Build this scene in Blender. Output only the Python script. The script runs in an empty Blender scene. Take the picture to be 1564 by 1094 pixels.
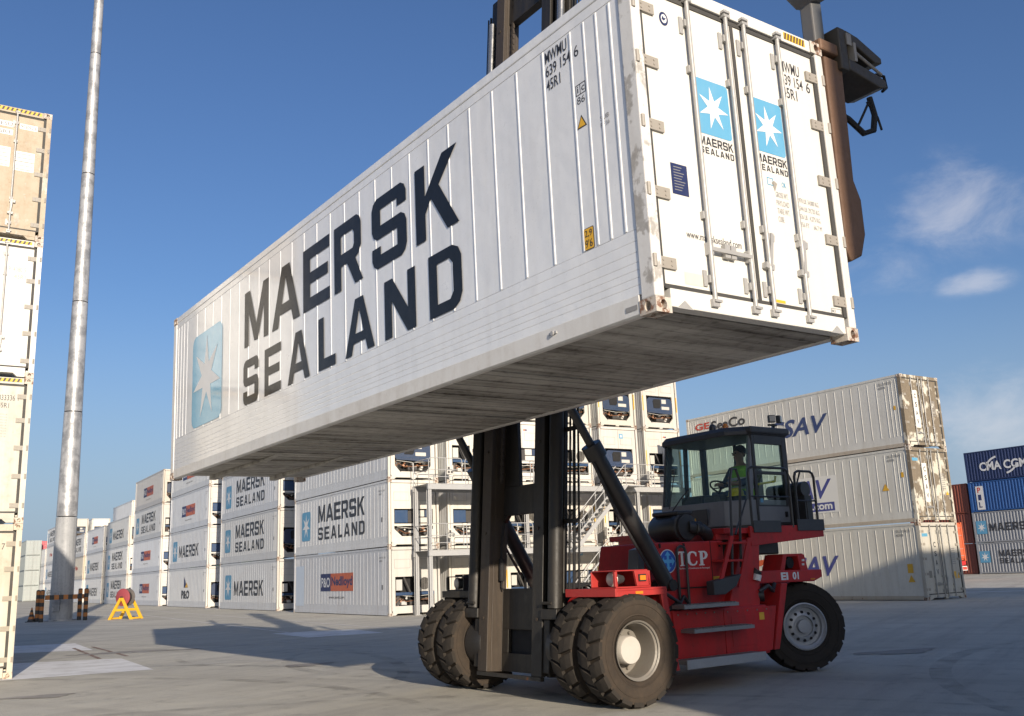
import bpy, bmesh, math, random
from mathutils import Matrix, Vector
from mathutils.geometry import tessellate_polygon
random.seed(7)
R = math.radians
scene = bpy.context.scene
COL = scene.collection

# ------------------------------------------------------------------ camera
cam_d = bpy.data.cameras.new('camera'); cam = bpy.data.objects.new('camera', cam_d); COL.objects.link(cam)
cam_d.sensor_width = 36.0; cam_d.lens = 36.0 * 1470.15 / 1564.0
cam_d.clip_start = 0.1; cam_d.clip_end = 6000
PITCH, ROLL, CAMH = 0.2198, 0.0386, 1.5882
Mc = Matrix.Rotation(PITCH, 3, 'X') @ Matrix.Rotation(ROLL, 3, 'Y') @ Matrix(((1, 0, 0), (0, 0, -1), (0, 1, 0)))
cam.matrix_world = Matrix.Translation((0, 0, CAMH)) @ Mc.to_4x4()
scene.camera = cam

# ------------------------------------------------------------------ sky, sun, exposure
SUN_EL = R(15.2); SHADOW = Vector((-0.3551, 0.9348))      # shadows run this way over the ground
sun_dir = Vector((-SHADOW.x * math.cos(SUN_EL), -SHADOW.y * math.cos(SUN_EL), math.sin(SUN_EL)))
world = bpy.data.worlds.new('World'); scene.world = world; world.use_nodes = True
wn, wl = world.node_tree.nodes, world.node_tree.links
wn.clear()
sky = wn.new('ShaderNodeTexSky'); sky.sky_type = 'NISHITA'; sky.sun_disc = False
sky.sun_elevation = SUN_EL; sky.sun_rotation = math.atan2(sun_dir.x, sun_dir.y)
sky.air_density = 1.0; sky.dust_density = 1.8; sky.ozone_density = 3.4; sky.altitude = 0
tc = wn.new('ShaderNodeTexCoord')
def wmath(op, a=None, b=None, c=None):
    n = wn.new('ShaderNodeMath'); n.operation = op
    for i, v in enumerate((a, b, c)):
        if v is None: continue
        if isinstance(v, (int, float)): n.inputs[i].default_value = v
        else: wl.new(v, n.inputs[i])
    return n.outputs[0]
def cloud_bank(d, spread):
    d = Vector(d).normalized()
    sub = wn.new('ShaderNodeVectorMath'); sub.operation = 'SUBTRACT'; wl.new(tc.outputs['Generated'], sub.inputs[0]); sub.inputs[1].default_value = d
    sc = wn.new('ShaderNodeVectorMath'); sc.operation = 'MULTIPLY'; wl.new(sub.outputs[0], sc.inputs[0]); sc.inputs[1].default_value = (1 / spread[0], 1 / spread[0], 1 / spread[1])
    ln = wn.new('ShaderNodeVectorMath'); ln.operation = 'LENGTH'; wl.new(sc.outputs[0], ln.inputs[0])
    mr = wn.new('ShaderNodeMapRange'); mr.interpolation_type = 'SMOOTHSTEP'; wl.new(ln.outputs['Value'], mr.inputs[0])
    mr.inputs[1].default_value = 0.0; mr.inputs[2].default_value = 1.0; mr.inputs[3].default_value = 1.0; mr.inputs[4].default_value = 0.0
    return mr.outputs[0]
mp = wn.new('ShaderNodeMapping'); mp.inputs['Scale'].default_value = (1, 1, 1.9); wl.new(tc.outputs['Generated'], mp.inputs[0])
nz = wn.new('ShaderNodeTexNoise'); nz.inputs['Scale'].default_value = 11; nz.inputs['Detail'].default_value = 10; nz.inputs['Roughness'].default_value = 0.62; nz.inputs['Distortion'].default_value = 0.4
wl.new(mp.outputs[0], nz.inputs['Vector'])
banks = None
for d, s in (((0.42, 0.85, 0.318), (0.10, 0.07)), ((0.365, 0.89, 0.27), (0.09, 0.04)), ((0.435, 0.87, 0.25), (0.055, 0.02)), ((0.47, 0.88, 0.115), (0.20, 0.09)), ((0.52, 0.80, 0.30), (0.12, 0.05)),
             ((-0.9, 0.4, 0.08), (0.4, 0.10)), ((0.9, 0.1, 0.12), (0.5, 0.14)), ((-0.5, -0.8, 0.1), (0.6, 0.12))):
    b = cloud_bank(d, s); banks = b if banks is None else wmath('MAXIMUM', banks, b)
val = wmath('ADD', wmath('MULTIPLY', nz.outputs['Fac'], 1.6), wmath('MULTIPLY', banks, 0.5))
cm = wn.new('ShaderNodeMapRange'); cm.interpolation_type = 'SMOOTHSTEP'; wl.new(val, cm.inputs[0])
cm.inputs[1].default_value = 0.86; cm.inputs[2].default_value = 1.75; cm.inputs[3].default_value = 0.0; cm.inputs[4].default_value = 0.42
cloud_fac = wmath('MULTIPLY', cm.outputs[0], wmath('MINIMUM', wmath('MULTIPLY', banks, 2.2), 1))
cmx = wn.new('ShaderNodeMix'); cmx.data_type = 'RGBA'; wl.new(cloud_fac, cmx.inputs['Factor'])
hs = wn.new('ShaderNodeHueSaturation'); hs.inputs['Saturation'].default_value = 1.1; hs.inputs['Value'].default_value = 1.0; hs.inputs['Hue'].default_value = 0.510; wl.new(sky.outputs[0], hs.inputs['Color'])
sep = wn.new('ShaderNodeSeparateXYZ'); wl.new(tc.outputs['Generated'], sep.inputs[0])
hz = wn.new('ShaderNodeMapRange'); hz.interpolation_type = 'SMOOTHSTEP'; wl.new(sep.outputs[2], hz.inputs[0]); hz.inputs[1].default_value = 0.0; hz.inputs[2].default_value = 0.3; hz.inputs[3].default_value = 0.8; hz.inputs[4].default_value = 0.0
hmx = wn.new('ShaderNodeMix'); hmx.data_type = 'RGBA'; wl.new(hz.outputs[0], hmx.inputs['Factor']); wl.new(hs.outputs[0], hmx.inputs[6]); hmx.inputs[7].default_value = (2.5, 3.25, 4.4, 1)
wl.new(hmx.outputs[2], cmx.inputs[6]); cmx.inputs[7].default_value = (6.4, 6.2, 6.3, 1)
bg = wn.new('ShaderNodeBackground'); bg.inputs['Strength'].default_value = 0.11
wo = wn.new('ShaderNodeOutputWorld'); wl.new(cmx.outputs[2], bg.inputs[0]); wl.new(bg.outputs[0], wo.inputs[0])
sd = bpy.data.lights.new('sun', 'SUN'); sd.energy = 5.0; sd.angle = R(0.53); sd.color = (1.0, 0.88, 0.73)
sun = bpy.data.objects.new('sun', sd); COL.objects.link(sun); sun.rotation_euler = sun_dir.to_track_quat('Z', 'Y').to_euler(); sun.location = (20, -40, 30)
vs = scene.view_settings; vs.view_transform = 'Standard'; vs.look = 'None'; vs.exposure = 0.3; vs.gamma = 1.0; vs.use_curve_mapping = False
scene.cycles.max_bounces = 8; scene.cycles.transparent_max_bounces = 12

# ------------------------------------------------------------------ materials
MATS = {}
def paint(name, col, rough=0.5, grime=0.35, gcol=(0.16, 0.125, 0.09), rust=0.0, rcol=(0.16, 0.055, 0.02), peel=None, peel_t=0.5, peel_w=0.012, metal=0.0,
          streak=0.5, gscale=1.0, bump=0.06, coat=0.0, ribs=None, stretch=(6, 6, 0.4), speck=0.0, spec=0.5, coat_r=0.22, wave=0.0, dust=0.0, dcol=(0.33, 0.27, 0.2)):
    if name in MATS: return MATS[name]
    m = bpy.data.materials.new(name); m.use_nodes = True; MATS[name] = m
    nt = m.node_tree; N, K = nt.nodes, nt.links; bs = N['Principled BSDF']
    t = N.new('ShaderNodeTexCoord'); oi = N.new('ShaderNodeObjectInfo')
    off = N.new('ShaderNodeVectorMath'); off.operation = 'MULTIPLY_ADD'
    cmb = N.new('ShaderNodeCombineXYZ')
    for i, k in enumerate((31.0, 17.0, 23.0)):
        mm = N.new('ShaderNodeMath'); mm.operation = 'MULTIPLY'; K.new(oi.outputs['Alpha'], mm.inputs[0]); mm.inputs[1].default_value = k; K.new(mm.outputs[0], cmb.inputs[i])
    K.new(t.outputs['Object'], off.inputs[0]); off.inputs[1].default_value = (1, 1, 1); K.new(cmb.outputs[0], off.inputs[2])
    vec = off.outputs[0]
    def noise(scale, detail=8, rg=0.62, v=vec, mapscale=None):
        n = N.new('ShaderNodeTexNoise'); n.inputs['Scale'].default_value = scale; n.inputs['Detail'].default_value = detail; n.inputs['Roughness'].default_value = rg
        if mapscale:
            mpn = N.new('ShaderNodeMapping'); mpn.inputs['Scale'].default_value = mapscale; K.new(v, mpn.inputs[0]); v = mpn.outputs[0]
        K.new(v, n.inputs['Vector']); return n.outputs['Fac']
    def rng(v, a, b, lo=0.0, hi=1.0):
        r = N.new('ShaderNodeMapRange'); K.new(v, r.inputs[0]); r.inputs[1].default_value = a; r.inputs[2].default_value = b; r.inputs[3].default_value = lo; r.inputs[4].default_value = hi; return r.outputs[0]
    def mth(op, a, b):
        n = N.new('ShaderNodeMath'); n.operation = op
        for i, v in enumerate((a, b)):
            if isinstance(v, (int, float)): n.inputs[i].default_value = v
            else: K.new(v, n.inputs[i])
        return n.outputs[0]
    def mix(f, a, b):
        x = N.new('ShaderNodeMix'); x.data_type = 'RGBA'; K.new(f, x.inputs[0])
        for i, v in ((6, a), (7, b)):
            if isinstance(v, tuple): x.inputs[i].default_value = (*v, 1)
            else: K.new(v, x.inputs[i])
        return x.outputs[2]
    tint = N.new('ShaderNodeMix'); tint.data_type = 'RGBA'; tint.blend_type = 'MULTIPLY'; tint.inputs[0].default_value = 1; tint.inputs[6].default_value = (*col, 1); K.new(oi.outputs['Color'], tint.inputs[7])
    c = tint.outputs[2]
    big = noise(0.9 * gscale); fine = noise(7 * gscale, 9, 0.7); st = noise(1.0, 6, 0.6, mapscale=stretch)
    rough_v = rng(fine, 0.3, 0.7, max(0.05, rough - 0.1), min(1, rough + 0.12))
    if peel:
        pk = rng(mth('ADD', mth('MULTIPLY', noise(1.5 * gscale, 10, 0.6), 0.75), mth('MULTIPLY', st, 0.25)), peel_t - peel_w, peel_t + peel_w)
        c = mix(pk, c, peel); c = mix(mth('MULTIPLY', pk, rng(fine, 0.4, 0.6, 0.0, 0.5)), c, tuple(x * 0.6 for x in peel))
    if grime:
        g = mth('ADD', mth('MULTIPLY', rng(big, 0.4, 0.7), 1 - streak), mth('MULTIPLY', rng(st, 0.45, 0.72), streak))
        g = mth('MULTIPLY', mth('ADD', mth('MULTIPLY', g, 0.75), mth('MULTIPLY', rng(fine, 0.5, 0.75), 0.35)), grime)
        c = mix(g, c, gcol)
    if dust:
        c = mix(rng(noise(2.2 * gscale, 8, 0.7), 0.3, 0.75, dust * 0.35, dust), c, dcol)
    if rust:
        rk = rng(mth('ADD', mth('MULTIPLY', noise(3.2 * gscale, 10, 0.68), 0.7), mth('MULTIPLY', st, 0.3)), 0.66 - 0.2 * rust, 0.7 - 0.18 * rust)
        c = mix(mth('MULTIPLY', rk, 0.85), c, rcol)
        rough_v = mth('ADD', rough_v, mth('MULTIPLY', rk, 0.3))
    if speck:
        c = mix(mth('MULTIPLY', rng(noise(40, 3, 0.5), 0.63, 0.68), speck), c, tuple(x * 0.35 for x in col))
    K.new(c, bs.inputs['Base Color']); K.new(rough_v, bs.inputs['Roughness'])
    bs.inputs['Metallic'].default_value = metal; bs.inputs['Specular IOR Level'].default_value = spec
    if coat: bs.inputs['Coat Weight'].default_value = coat; bs.inputs['Coat Roughness'].default_value = coat_r
    if coat >= 1: bs.inputs['Coat IOR'].default_value = 1.6
    hgt = mth('MULTIPLY', fine, 0.5)
    if wave: hgt = mth('ADD', hgt, mth('MULTIPLY', noise(1.7, 3, 0.5), wave))
    if ribs:
        sx = N.new('ShaderNodeSeparateXYZ'); K.new(t.outputs['Object'], sx.inputs[0])
        ph = mth('FRACT', mth('DIVIDE', mth('ADD', sx.outputs[0], ribs[0] + 400 * ribs[1]), ribs[1]), 0)
        hgt = mth('ADD', hgt, mth('MULTIPLY', mth('LESS_THAN', mth('ABSOLUTE', mth('SUBTRACT', ph, 0.5), 0), 0.04), 6.0))
    if bump:
        bp = N.new('ShaderNodeBump'); bp.inputs['Strength'].default_value = bump * 4; bp.inputs['Distance'].default_value = 0.01; K.new(hgt, bp.inputs['Height']); K.new(bp.outputs[0], bs.inputs['Normal'])
    return m
def flat(name, col, rough=0.5, metal=0.0, emit=0.0):
    if name in MATS: return MATS[name]
    m = bpy.data.materials.new(name); m.use_nodes = True; b = m.node_tree.nodes['Principled BSDF']
    n = m.node_tree.nodes.new('ShaderNodeTexNoise'); n.inputs['Scale'].default_value = 14; n.inputs['Detail'].default_value = 6
    tcn = m.node_tree.nodes.new('ShaderNodeTexCoord'); m.node_tree.links.new(tcn.outputs['Object'], n.inputs['Vector'])
    mr = m.node_tree.nodes.new('ShaderNodeMapRange'); m.node_tree.links.new(n.outputs['Fac'], mr.inputs[0]); mr.inputs[1].default_value = .3; mr.inputs[2].default_value = .75; mr.inputs[3].default_value = 0; mr.inputs[4].default_value = .3
    x = m.node_tree.nodes.new('ShaderNodeMix'); x.data_type = 'RGBA'; m.node_tree.links.new(mr.outputs[0], x.inputs[0]); x.inputs[6].default_value = (*col, 1); x.inputs[7].default_value = (*[c * 0.6 + 0.02 for c in col], 1)
    m.node_tree.links.new(x.outputs[2], b.inputs['Base Color']); b.inputs['Roughness'].default_value = rough; b.inputs['Metallic'].default_value = metal
    MATS[name] = m; return m
def glass(name, tint):
    m = bpy.data.materials.new(name); m.use_nodes = True; N, K = m.node_tree.nodes, m.node_tree.links; N.clear()
    o = N.new('ShaderNodeOutputMaterial'); mx = N.new('ShaderNodeMixShader'); tr = N.new('ShaderNodeBsdfTransparent'); gl = N.new('ShaderNodeBsdfGlossy'); lw = N.new('ShaderNodeLayerWeight')
    tr.inputs[0].default_value = (*tint, 1); gl.inputs['Roughness'].default_value = 0.03; lw.inputs[0].default_value = 0.5
    pw = N.new('ShaderNodeMath'); pw.operation = 'POWER'; K.new(lw.outputs['Facing'], pw.inputs[0]); pw.inputs[1].default_value = 5
    ma = N.new('ShaderNodeMath'); ma.operation = 'MULTIPLY_ADD'; K.new(pw.outputs[0], ma.inputs[0]); ma.inputs[1].default_value = 0.9; ma.inputs[2].default_value = 0.035
    K.new(ma.outputs[0], mx.inputs[0]); K.new(tr.outputs[0], mx.inputs[1]); K.new(gl.outputs[0], mx.inputs[2]); K.new(mx.outputs[0], o.inputs[0]); MATS[name] = m; return m

WHITE = (0.76, 0.76, 0.745)
m_hero = paint('hero_side_paint', (0.78, 0.785, 0.785), 0.34, 0.24, (0.4, 0.36, 0.3), streak=0.65, bump=0.015, coat=1.0, coat_r=0.1, speck=0.12, wave=30.0)
m_hero_frame = paint('hero_frame_paint', (0.66, 0.65, 0.625), 0.45, 0.5, (0.26, 0.2, 0.14), rust=0.12, bump=0.05)
m_hero_post = paint('hero_post_paint', (0.68, 0.67, 0.65), 0.5, 0.35, (0.3, 0.25, 0.2), peel=(0.44, 0.42, 0.39), peel_t=0.52, peel_w=0.02, gscale=2.6, bump=0.12, stretch=(9, 9, 1.2))
m_hero_door = paint('hero_door_paint', (0.66, 0.645, 0.60), 0.45, 0.12, (0.5, 0.42, 0.32), streak=0.8, bump=0.02)
m_galv = paint('galvanised_steel', (0.40, 0.395, 0.385), 0.5, 0.35, (0.28, 0.24, 0.2), metal=0.25, rust=0.08, bump=0.05, gscale=3)
m_hinge = paint('hinge_steel', (0.31, 0.285, 0.25), 0.55, 0.4, (0.3, 0.24, 0.18), rust=0.1, gscale=4)
m_rust = paint('rusty_casting', (0.55, 0.5, 0.44), 0.7, 0.6, (0.25, 0.17, 0.1), rust=0.75, gscale=3.5, bump=0.2)
m_under = paint('grimy_underside', (0.47, 0.45, 0.41), 0.7, 1.25, (0.055, 0.046, 0.034), streak=0.68, gscale=1.1, bump=0.06, stretch=(4.2, 0.32, 1), rust=0.04)
m_rubber_seal = paint('rubber_seal', (0.045, 0.044, 0.042), 0.7, 0.4, (0.12, 0.105, 0.09))
m_black = paint('black_void', (0.012, 0.012, 0.013), 0.8, 0.2, (0.03, 0.025, 0.02))
m_ink = paint('lettering_black', (0.008, 0.009, 0.011), 0.5, 0.12, (0.05, 0.045, 0.04), coat=0.48, coat_r=0.12, spec=0.1, ribs=(1.17 + .2025, 0.405), bump=0.02)
m_ink2 = paint('lettering_plain_black', (0.03, 0.03, 0.035), 0.5, 0.25, (0.2, 0.19, 0.18))
m_ink_grey = paint('lettering_faded', (0.25, 0.245, 0.24), 0.6, 0.3, (0.5, 0.48, 0.45))
m_logo = paint('logo_light_blue', (0.13, 0.45, 0.67), 0.4, 0.2, (0.35, 0.42, 0.46), coat=1.0, coat_r=0.1, ribs=(1.17 + .2025, 0.405), bump=0.02)
m_logo2 = paint('logo_plain_blue', (0.10, 0.33, 0.52), 0.5, 0.25, (0.4, 0.45, 0.48))
m_star = paint('logo_star_white', (0.74, 0.74, 0.73), 0.45, 0.15, (0.45, 0.42, 0.38))
m_navy = paint('logo_navy', (0.02, 0.03, 0.12), 0.5, 0.25, (0.12, 0.12, 0.16))
m_orange = paint('logo_orange', (0.62, 0.13, 0.045), 0.5, 0.25, (0.5, 0.28, 0.2))
m_yellow = paint('sticker_yellow', (0.75, 0.42, 0.03), 0.5, 0.25, (0.4, 0.25, 0.08))
m_red_ink = paint('logo_red', (0.55, 0.05, 0.03), 0.5, 0.2, (0.4, 0.2, 0.15))
m_sticker = paint('sticker_white', (0.74, 0.73, 0.7), 0.5, 0.15, (0.5, 0.45, 0.4))
m_blue_sticker = paint('sticker_blue', (0.015, 0.025, 0.09), 0.5, 0.1, (0.1, 0.1, 0.2))
m_reefer = paint('reefer_side_paint', (0.70, 0.71, 0.71), 0.5, 0.42, (0.34, 0.28, 0.22), rust=0.05, streak=0.7, bump=0.04)
m_reefer_end = paint('reefer_end_paint', (0.62, 0.60, 0.55), 0.5, 0.4, (0.42, 0.32, 0.2), rust=0.10, streak=0.7, bump=0.04)
m_old_side = paint('weathered_side_paint', (0.66, 0.65, 0.61), 0.55, 0.5, (0.33, 0.29, 0.22), rust=0.06, streak=0.65, bump=0.05)
m_peel_door = paint('peeling_door_paint', (0.60, 0.57, 0.49), 0.65, 0.4, (0.3, 0.22, 0.14), peel=(0.19, 0.155, 0.11), peel_t=0.47, peel_w=0.02, gscale=0.95, rust=0.18, bump=0.1, stretch=(5, 5, .5))
m_beige_door = paint('stained_beige_door', (0.42, 0.355, 0.265), 0.6, 0.75, (0.27, 0.17, 0.09), rust=0.16, peel=(0.52, 0.48, 0.41), peel_t=0.56, gscale=1.2, bump=0.06)
m_dusty_door = paint('dusty_door_paint', (0.54, 0.525, 0.48), 0.6, 0.75, (0.30, 0.235, 0.16), rust=0.17, bump=0.05)
m_frame = paint('reefer_frame_paint', (0.48, 0.43, 0.355), 0.6, 0.55, (0.3, 0.2, 0.12), rust=0.3, gscale=2.2, bump=0.1)
m_unit_navy = paint('unit_navy', (0.03, 0.05, 0.1), 0.45, 0.3, (0.09, 0.09, 0.1))
m_unit_blue = paint('unit_blue', (0.02, 0.055, 0.13), 0.45, 0.25, (0.12, 0.13, 0.16))
m_unit_dark = paint('unit_machinery_dark', (0.05, 0.047, 0.045), 0.6, 0.4, (0.1, 0.08, 0.06))
m_copper = paint('unit_copper', (0.3, 0.14, 0.07), 0.5, 0.5, (0.1, 0.07, 0.05), metal=0.3)
m_unit_white = paint('unit_white', (0.56, 0.55, 0.51), 0.5, 0.3, (0.4, 0.34, 0.25))
m_unit_grey = paint('unit_grille_grey', (0.25, 0.235, 0.21), 0.55, 0.4, (0.14, 0.11, 0.08))
m_rack = paint('rack_galvanised', (0.40, 0.40, 0.395), 0.45, 0.25, (0.38, 0.34, 0.3), metal=0.2, bump=0.03)
m_red = paint('truck_red_paint', (0.52, 0.018, 0.02), 0.45, 0.7, (0.075, 0.035, 0.03), rust=0.02, streak=0.5, gscale=1.6, bump=0.03, coat=0.05, spec=0.3, dust=0.06, dcol=(0.25, 0.16, 0.13))
m_red_bright = paint('truck_red_fender', (0.40, 0.028, 0.024), 0.5, 0.3, (0.16, 0.06, 0.05), gscale=2, bump=0.03)
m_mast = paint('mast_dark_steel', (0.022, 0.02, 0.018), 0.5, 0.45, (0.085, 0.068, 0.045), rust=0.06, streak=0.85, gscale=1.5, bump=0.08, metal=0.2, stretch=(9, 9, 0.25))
m_mast_brown = paint('mast_rusty_steel', (0.04, 0.03, 0.022), 0.6, 0.5, (0.09, 0.065, 0.042), rust=0.12, streak=0.85, gscale=1.5, bump=0.1, stretch=(9, 9, 0.25))
m_arm = paint('spreader_arm_rust', (0.19, 0.105, 0.06), 0.65, 0.7, (0.075, 0.045, 0.028), rust=0.25, streak=0.8, gscale=2, bump=0.1, stretch=(8, 8, 0.4))
m_grey_steel = paint('spreader_grey_steel', (0.12, 0.125, 0.125), 0.5, 0.4, (0.18, 0.12, 0.08), rust=0.1, gscale=2)
m_cyl = paint('cylinder_black', (0.028, 0.028, 0.029), 0.38, 0.35, (0.08, 0.065, 0.05), gscale=2)
m_chrome = paint('cylinder_rod', (0.35, 0.35, 0.34), 0.25, 0.3, (0.15, 0.12, 0.1), metal=0.8)
m_tyre = paint('tyre_rubber_dusty', (0.02, 0.019, 0.018), 0.85, 0.3, (0.06, 0.048, 0.036), dust=0.6, dcol=(0.09, 0.064, 0.043), gscale=3, bump=0.12, spec=0.2)
m_tread = paint('tyre_tread', (0.018, 0.017, 0.016), 0.85, 0.3, (0.05, 0.042, 0.034), dust=0.5, dcol=(0.06, 0.048, 0.037), gscale=5, bump=0.15, spec=0.2)
m_tyre_dark = paint('tyre_rubber_dark', (0.02, 0.019, 0.018), 0.85, 0.3, (0.06, 0.05, 0.04), dust=0.3, dcol=(0.09, 0.07, 0.055), gscale=3, bump=0.12, spec=0.2)
m_rim = paint('rim_grey_steel', (0.2, 0.185, 0.16), 0.55, 0.5, (0.17, 0.12, 0.08), rust=0.1, gscale=4, metal=0.2)
m_rim_light = paint('rim_light_steel', (0.4, 0.41, 0.42), 0.45, 0.35, (0.2, 0.18, 0.15), gscale=4, metal=0.35)
m_hub = paint('hub_white', (0.52, 0.49, 0.44), 0.5, 0.35, (0.35, 0.25, 0.16), gscale=5)
m_cab = paint('cab_grey_panel', (0.2, 0.215, 0.23), 0.42, 0.3, (0.12, 0.1, 0.09), gscale=2, bump=0.02)
m_cab_dark = paint('cab_dark_trim', (0.045, 0.047, 0.05), 0.5, 0.3, (0.1, 0.09, 0.08), gscale=2)
m_step = paint('step_tread_steel', (0.3, 0.3, 0.3), 0.5, 0.4, (0.13, 0.11, 0.09), metal=0.4, gscale=5)
m_lens = flat('headlight_lens', (0.55, 0.5, 0.42), 0.12)
m_amber = flat('amber_lens', (0.7, 0.22, 0.02), 0.25)
m_vest = flat('hi_vis_vest', (0.35, 0.75, 0.08), 0.8)
m_helmet = flat('helmet_yellow', (0.8, 0.6, 0.04), 0.35)
m_skin = flat('skin', (0.42, 0.24, 0.16), 0.55)
m_hair = flat('hair', (0.03, 0.022, 0.018), 0.7)
m_cloth = flat('work_clothes', (0.07, 0.1, 0.16), 0.85)
m_glass = glass('cab_glass', (0.88, 0.95, 0.925))
m_lamp = paint('lamp_galvanised', (0.46, 0.46, 0.465), 0.45, 0.8, (0.16, 0.16, 0.17), metal=0.35, streak=0.75, gscale=1.0, bump=0.03, stretch=(2.2, 2.2, 0.16), peel=(0.3, 0.305, 0.315), peel_t=0.52, peel_w=0.05)
m_hazard_black = flat('hazard_black', (0.03, 0.03, 0.03), 0.6)
m_hazard_orange = flat('hazard_orange', (0.42, 0.15, 0.03), 0.6)
m_sign_yellow = paint('stand_yellow', (0.75, 0.42, 0.02), 0.5, 0.2, (0.35, 0.22, 0.08))

# ------------------------------------------------------------------ mesh building
class MB:
    def __init__(s): s.v = []; s.f = []
    def add(s, vs, fs):
        b = len(s.v); s.v += [tuple(p) for p in vs]; s.f += [tuple(i + b for i in f) for f in fs]; return s
    def box(s, x0, x1, y0, y1, z0, z1):
        if x0 > x1: x0, x1 = x1, x0
        if y0 > y1: y0, y1 = y1, y0
        if z0 > z1: z0, z1 = z1, z0
        return s.add([(x0, y0, z0), (x1, y0, z0), (x1, y1, z0), (x0, y1, z0), (x0, y0, z1), (x1, y0, z1), (x1, y1, z1), (x0, y1, z1)],
                     [(0, 3, 2, 1), (4, 5, 6, 7), (0, 1, 5, 4), (1, 2, 6, 5), (2, 3, 7, 6), (3, 0, 4, 7)])
    def hexa(s, b, t):      # 4 bottom points ccw, 4 top points
        return s.add(list(b) + list(t), [(0, 3, 2, 1), (4, 5, 6, 7), (0, 1, 5, 4), (1, 2, 6, 5), (2, 3, 7, 6), (3, 0, 4, 7)])
    def prism(s, poly, axis, a0, a1):    # 2-D polygon extruded along axis; poly coordinates are the other two axes in order
        n = len(poly)
        def P(p, a): return {'x': (a, p[0], p[1]), 'y': (p[0], a, p[1]), 'z': (p[0], p[1], a)}[axis]
        vs = [P(p, a0) for p in poly] + [P(p, a1) for p in poly]
        fs = [tuple(range(n)), tuple(range(2 * n - 1, n - 1, -1))] + [(i, i + n, (i + 1) % n + n, (i + 1) % n) for i in range(n)]
        return s.add(vs, fs)
    def cyl(s, p0, p1, r0, r1=None, n=14, caps=True):
        r1 = r0 if r1 is None else r1; p0, p1 = Vector(p0), Vector(p1); d = (p1 - p0).normalized()
        a = d.orthogonal().normalized(); b = d.cross(a)
        ring = lambda p, r: [p + (a * math.cos(2 * math.pi * i / n) + b * math.sin(2 * math.pi * i / n)) * r for i in range(n)]
        fs = [(i, (i + 1) % n, (i + 1) % n + n, i + n) for i in range(n)]
        if caps: fs += [tuple(range(n - 1, -1, -1)), tuple(range(n, 2 * n))]
        return s.add(ring(p0, r0) + ring(p1, r1), fs)
    def tube(s, pts, r, n=8):
        pts = [Vector(p) for p in pts]; rings = []
        ref = None
        for i, p in enumerate(pts):
            d = (pts[min(i + 1, len(pts) - 1)] - pts[max(i - 1, 0)]).normalized()
            if ref is None: ref = d.orthogonal().normalized()
            a = (ref - d * ref.dot(d)).normalized(); ref = a; b = d.cross(a)
            rings += [p + (a * math.cos(2 * math.pi * k / n) + b * math.sin(2 * math.pi * k / n)) * r for k in range(n)]
        fs = []
        for i in range(len(pts) - 1):
            fs += [(i * n + k, i * n + (k + 1) % n, (i + 1) * n + (k + 1) % n, (i + 1) * n + k) for k in range(n)]
        m = (len(pts) - 1) * n
        fs += [tuple(range(n - 1, -1, -1)), tuple(range(m, m + n))]
        return s.add(rings, fs)
    def lathe(s, prof, c, axis, n=40):      # prof = (radius, along) pairs; axis = unit vector
        c = Vector(c); d = Vector(axis).normalized(); a = d.orthogonal().normalized(); b = d.cross(a)
        vs = []; fs = []; m = len(prof)
        for i in range(n):
            t = 2 * math.pi * i / n; e = a * math.cos(t) + b * math.sin(t)
            vs += [c + d * h + e * r for r, h in prof]
        for i in range(n):
            j = (i + 1) % n
            fs += [(i * m + k, j * m + k, j * m + k + 1, i * m + k + 1) for k in range(m - 1)]
        return s.add(vs, fs)
    def sphere(s, c, r, n=12, m=8):
        prof = [(r * math.sin(math.pi * k / m) + 1e-5, -r * math.cos(math.pi * k / m)) for k in range(m + 1)]
        return s.lathe(prof, c, (0, 0, 1), n)
    def mesh(s, name, smooth=False):
        me = bpy.data.meshes.new(name); me.from_pydata([tuple(v) for v in s.v], [], s.f)
        bm = bmesh.new(); bm.from_mesh(me); bmesh.ops.recalc_face_normals(bm, faces=bm.faces); bm.to_mesh(me); bm.free()
        if smooth:
            for p in me.polygons: p.use_smooth = True
            me.set_sharp_from_angle(angle=R(38))
        me.update(); return me
    def build(s, name, mat, parent=None, smooth=False, bevel=0.0, bseg=2):
        return link(name, s.mesh(name, smooth), mat, parent, bevel, bseg)
def link(name, me, mat, parent=None, bevel=0.0, bseg=2):
    o = bpy.data.objects.new(name, me); COL.objects.link(o)
    if mat is not None and not me.materials: me.materials.append(mat)
    if mat is not None and me.materials[0] != mat:
        o.material_slots[0].link = 'OBJECT'; o.material_slots[0].material = mat
    if parent is not None:
        o.parent = parent
    if bevel:
        b = o.modifiers.new('bevel', 'BEVEL'); b.width = bevel; b.segments = bseg; b.limit_method = 'ANGLE'; b.angle_limit = R(40)
    return o
def tag(o, label, cat, group=None):
    o['label'] = label; o['category'] = cat
    if group: o['group'] = group
    return o
def struct(o, kind='structure'): o['kind'] = kind; return o
def empty(name, loc, rz=0.0):
    o = bpy.data.objects.new(name, None); COL.objects.link(o); o.location = loc; o.rotation_euler = (0, 0, rz); o.empty_display_size = 0.3; return o
def tint_tree(root, col, seed):
    for o in [root] + list(root.children_recursive): o.color = (*col, seed)

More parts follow.
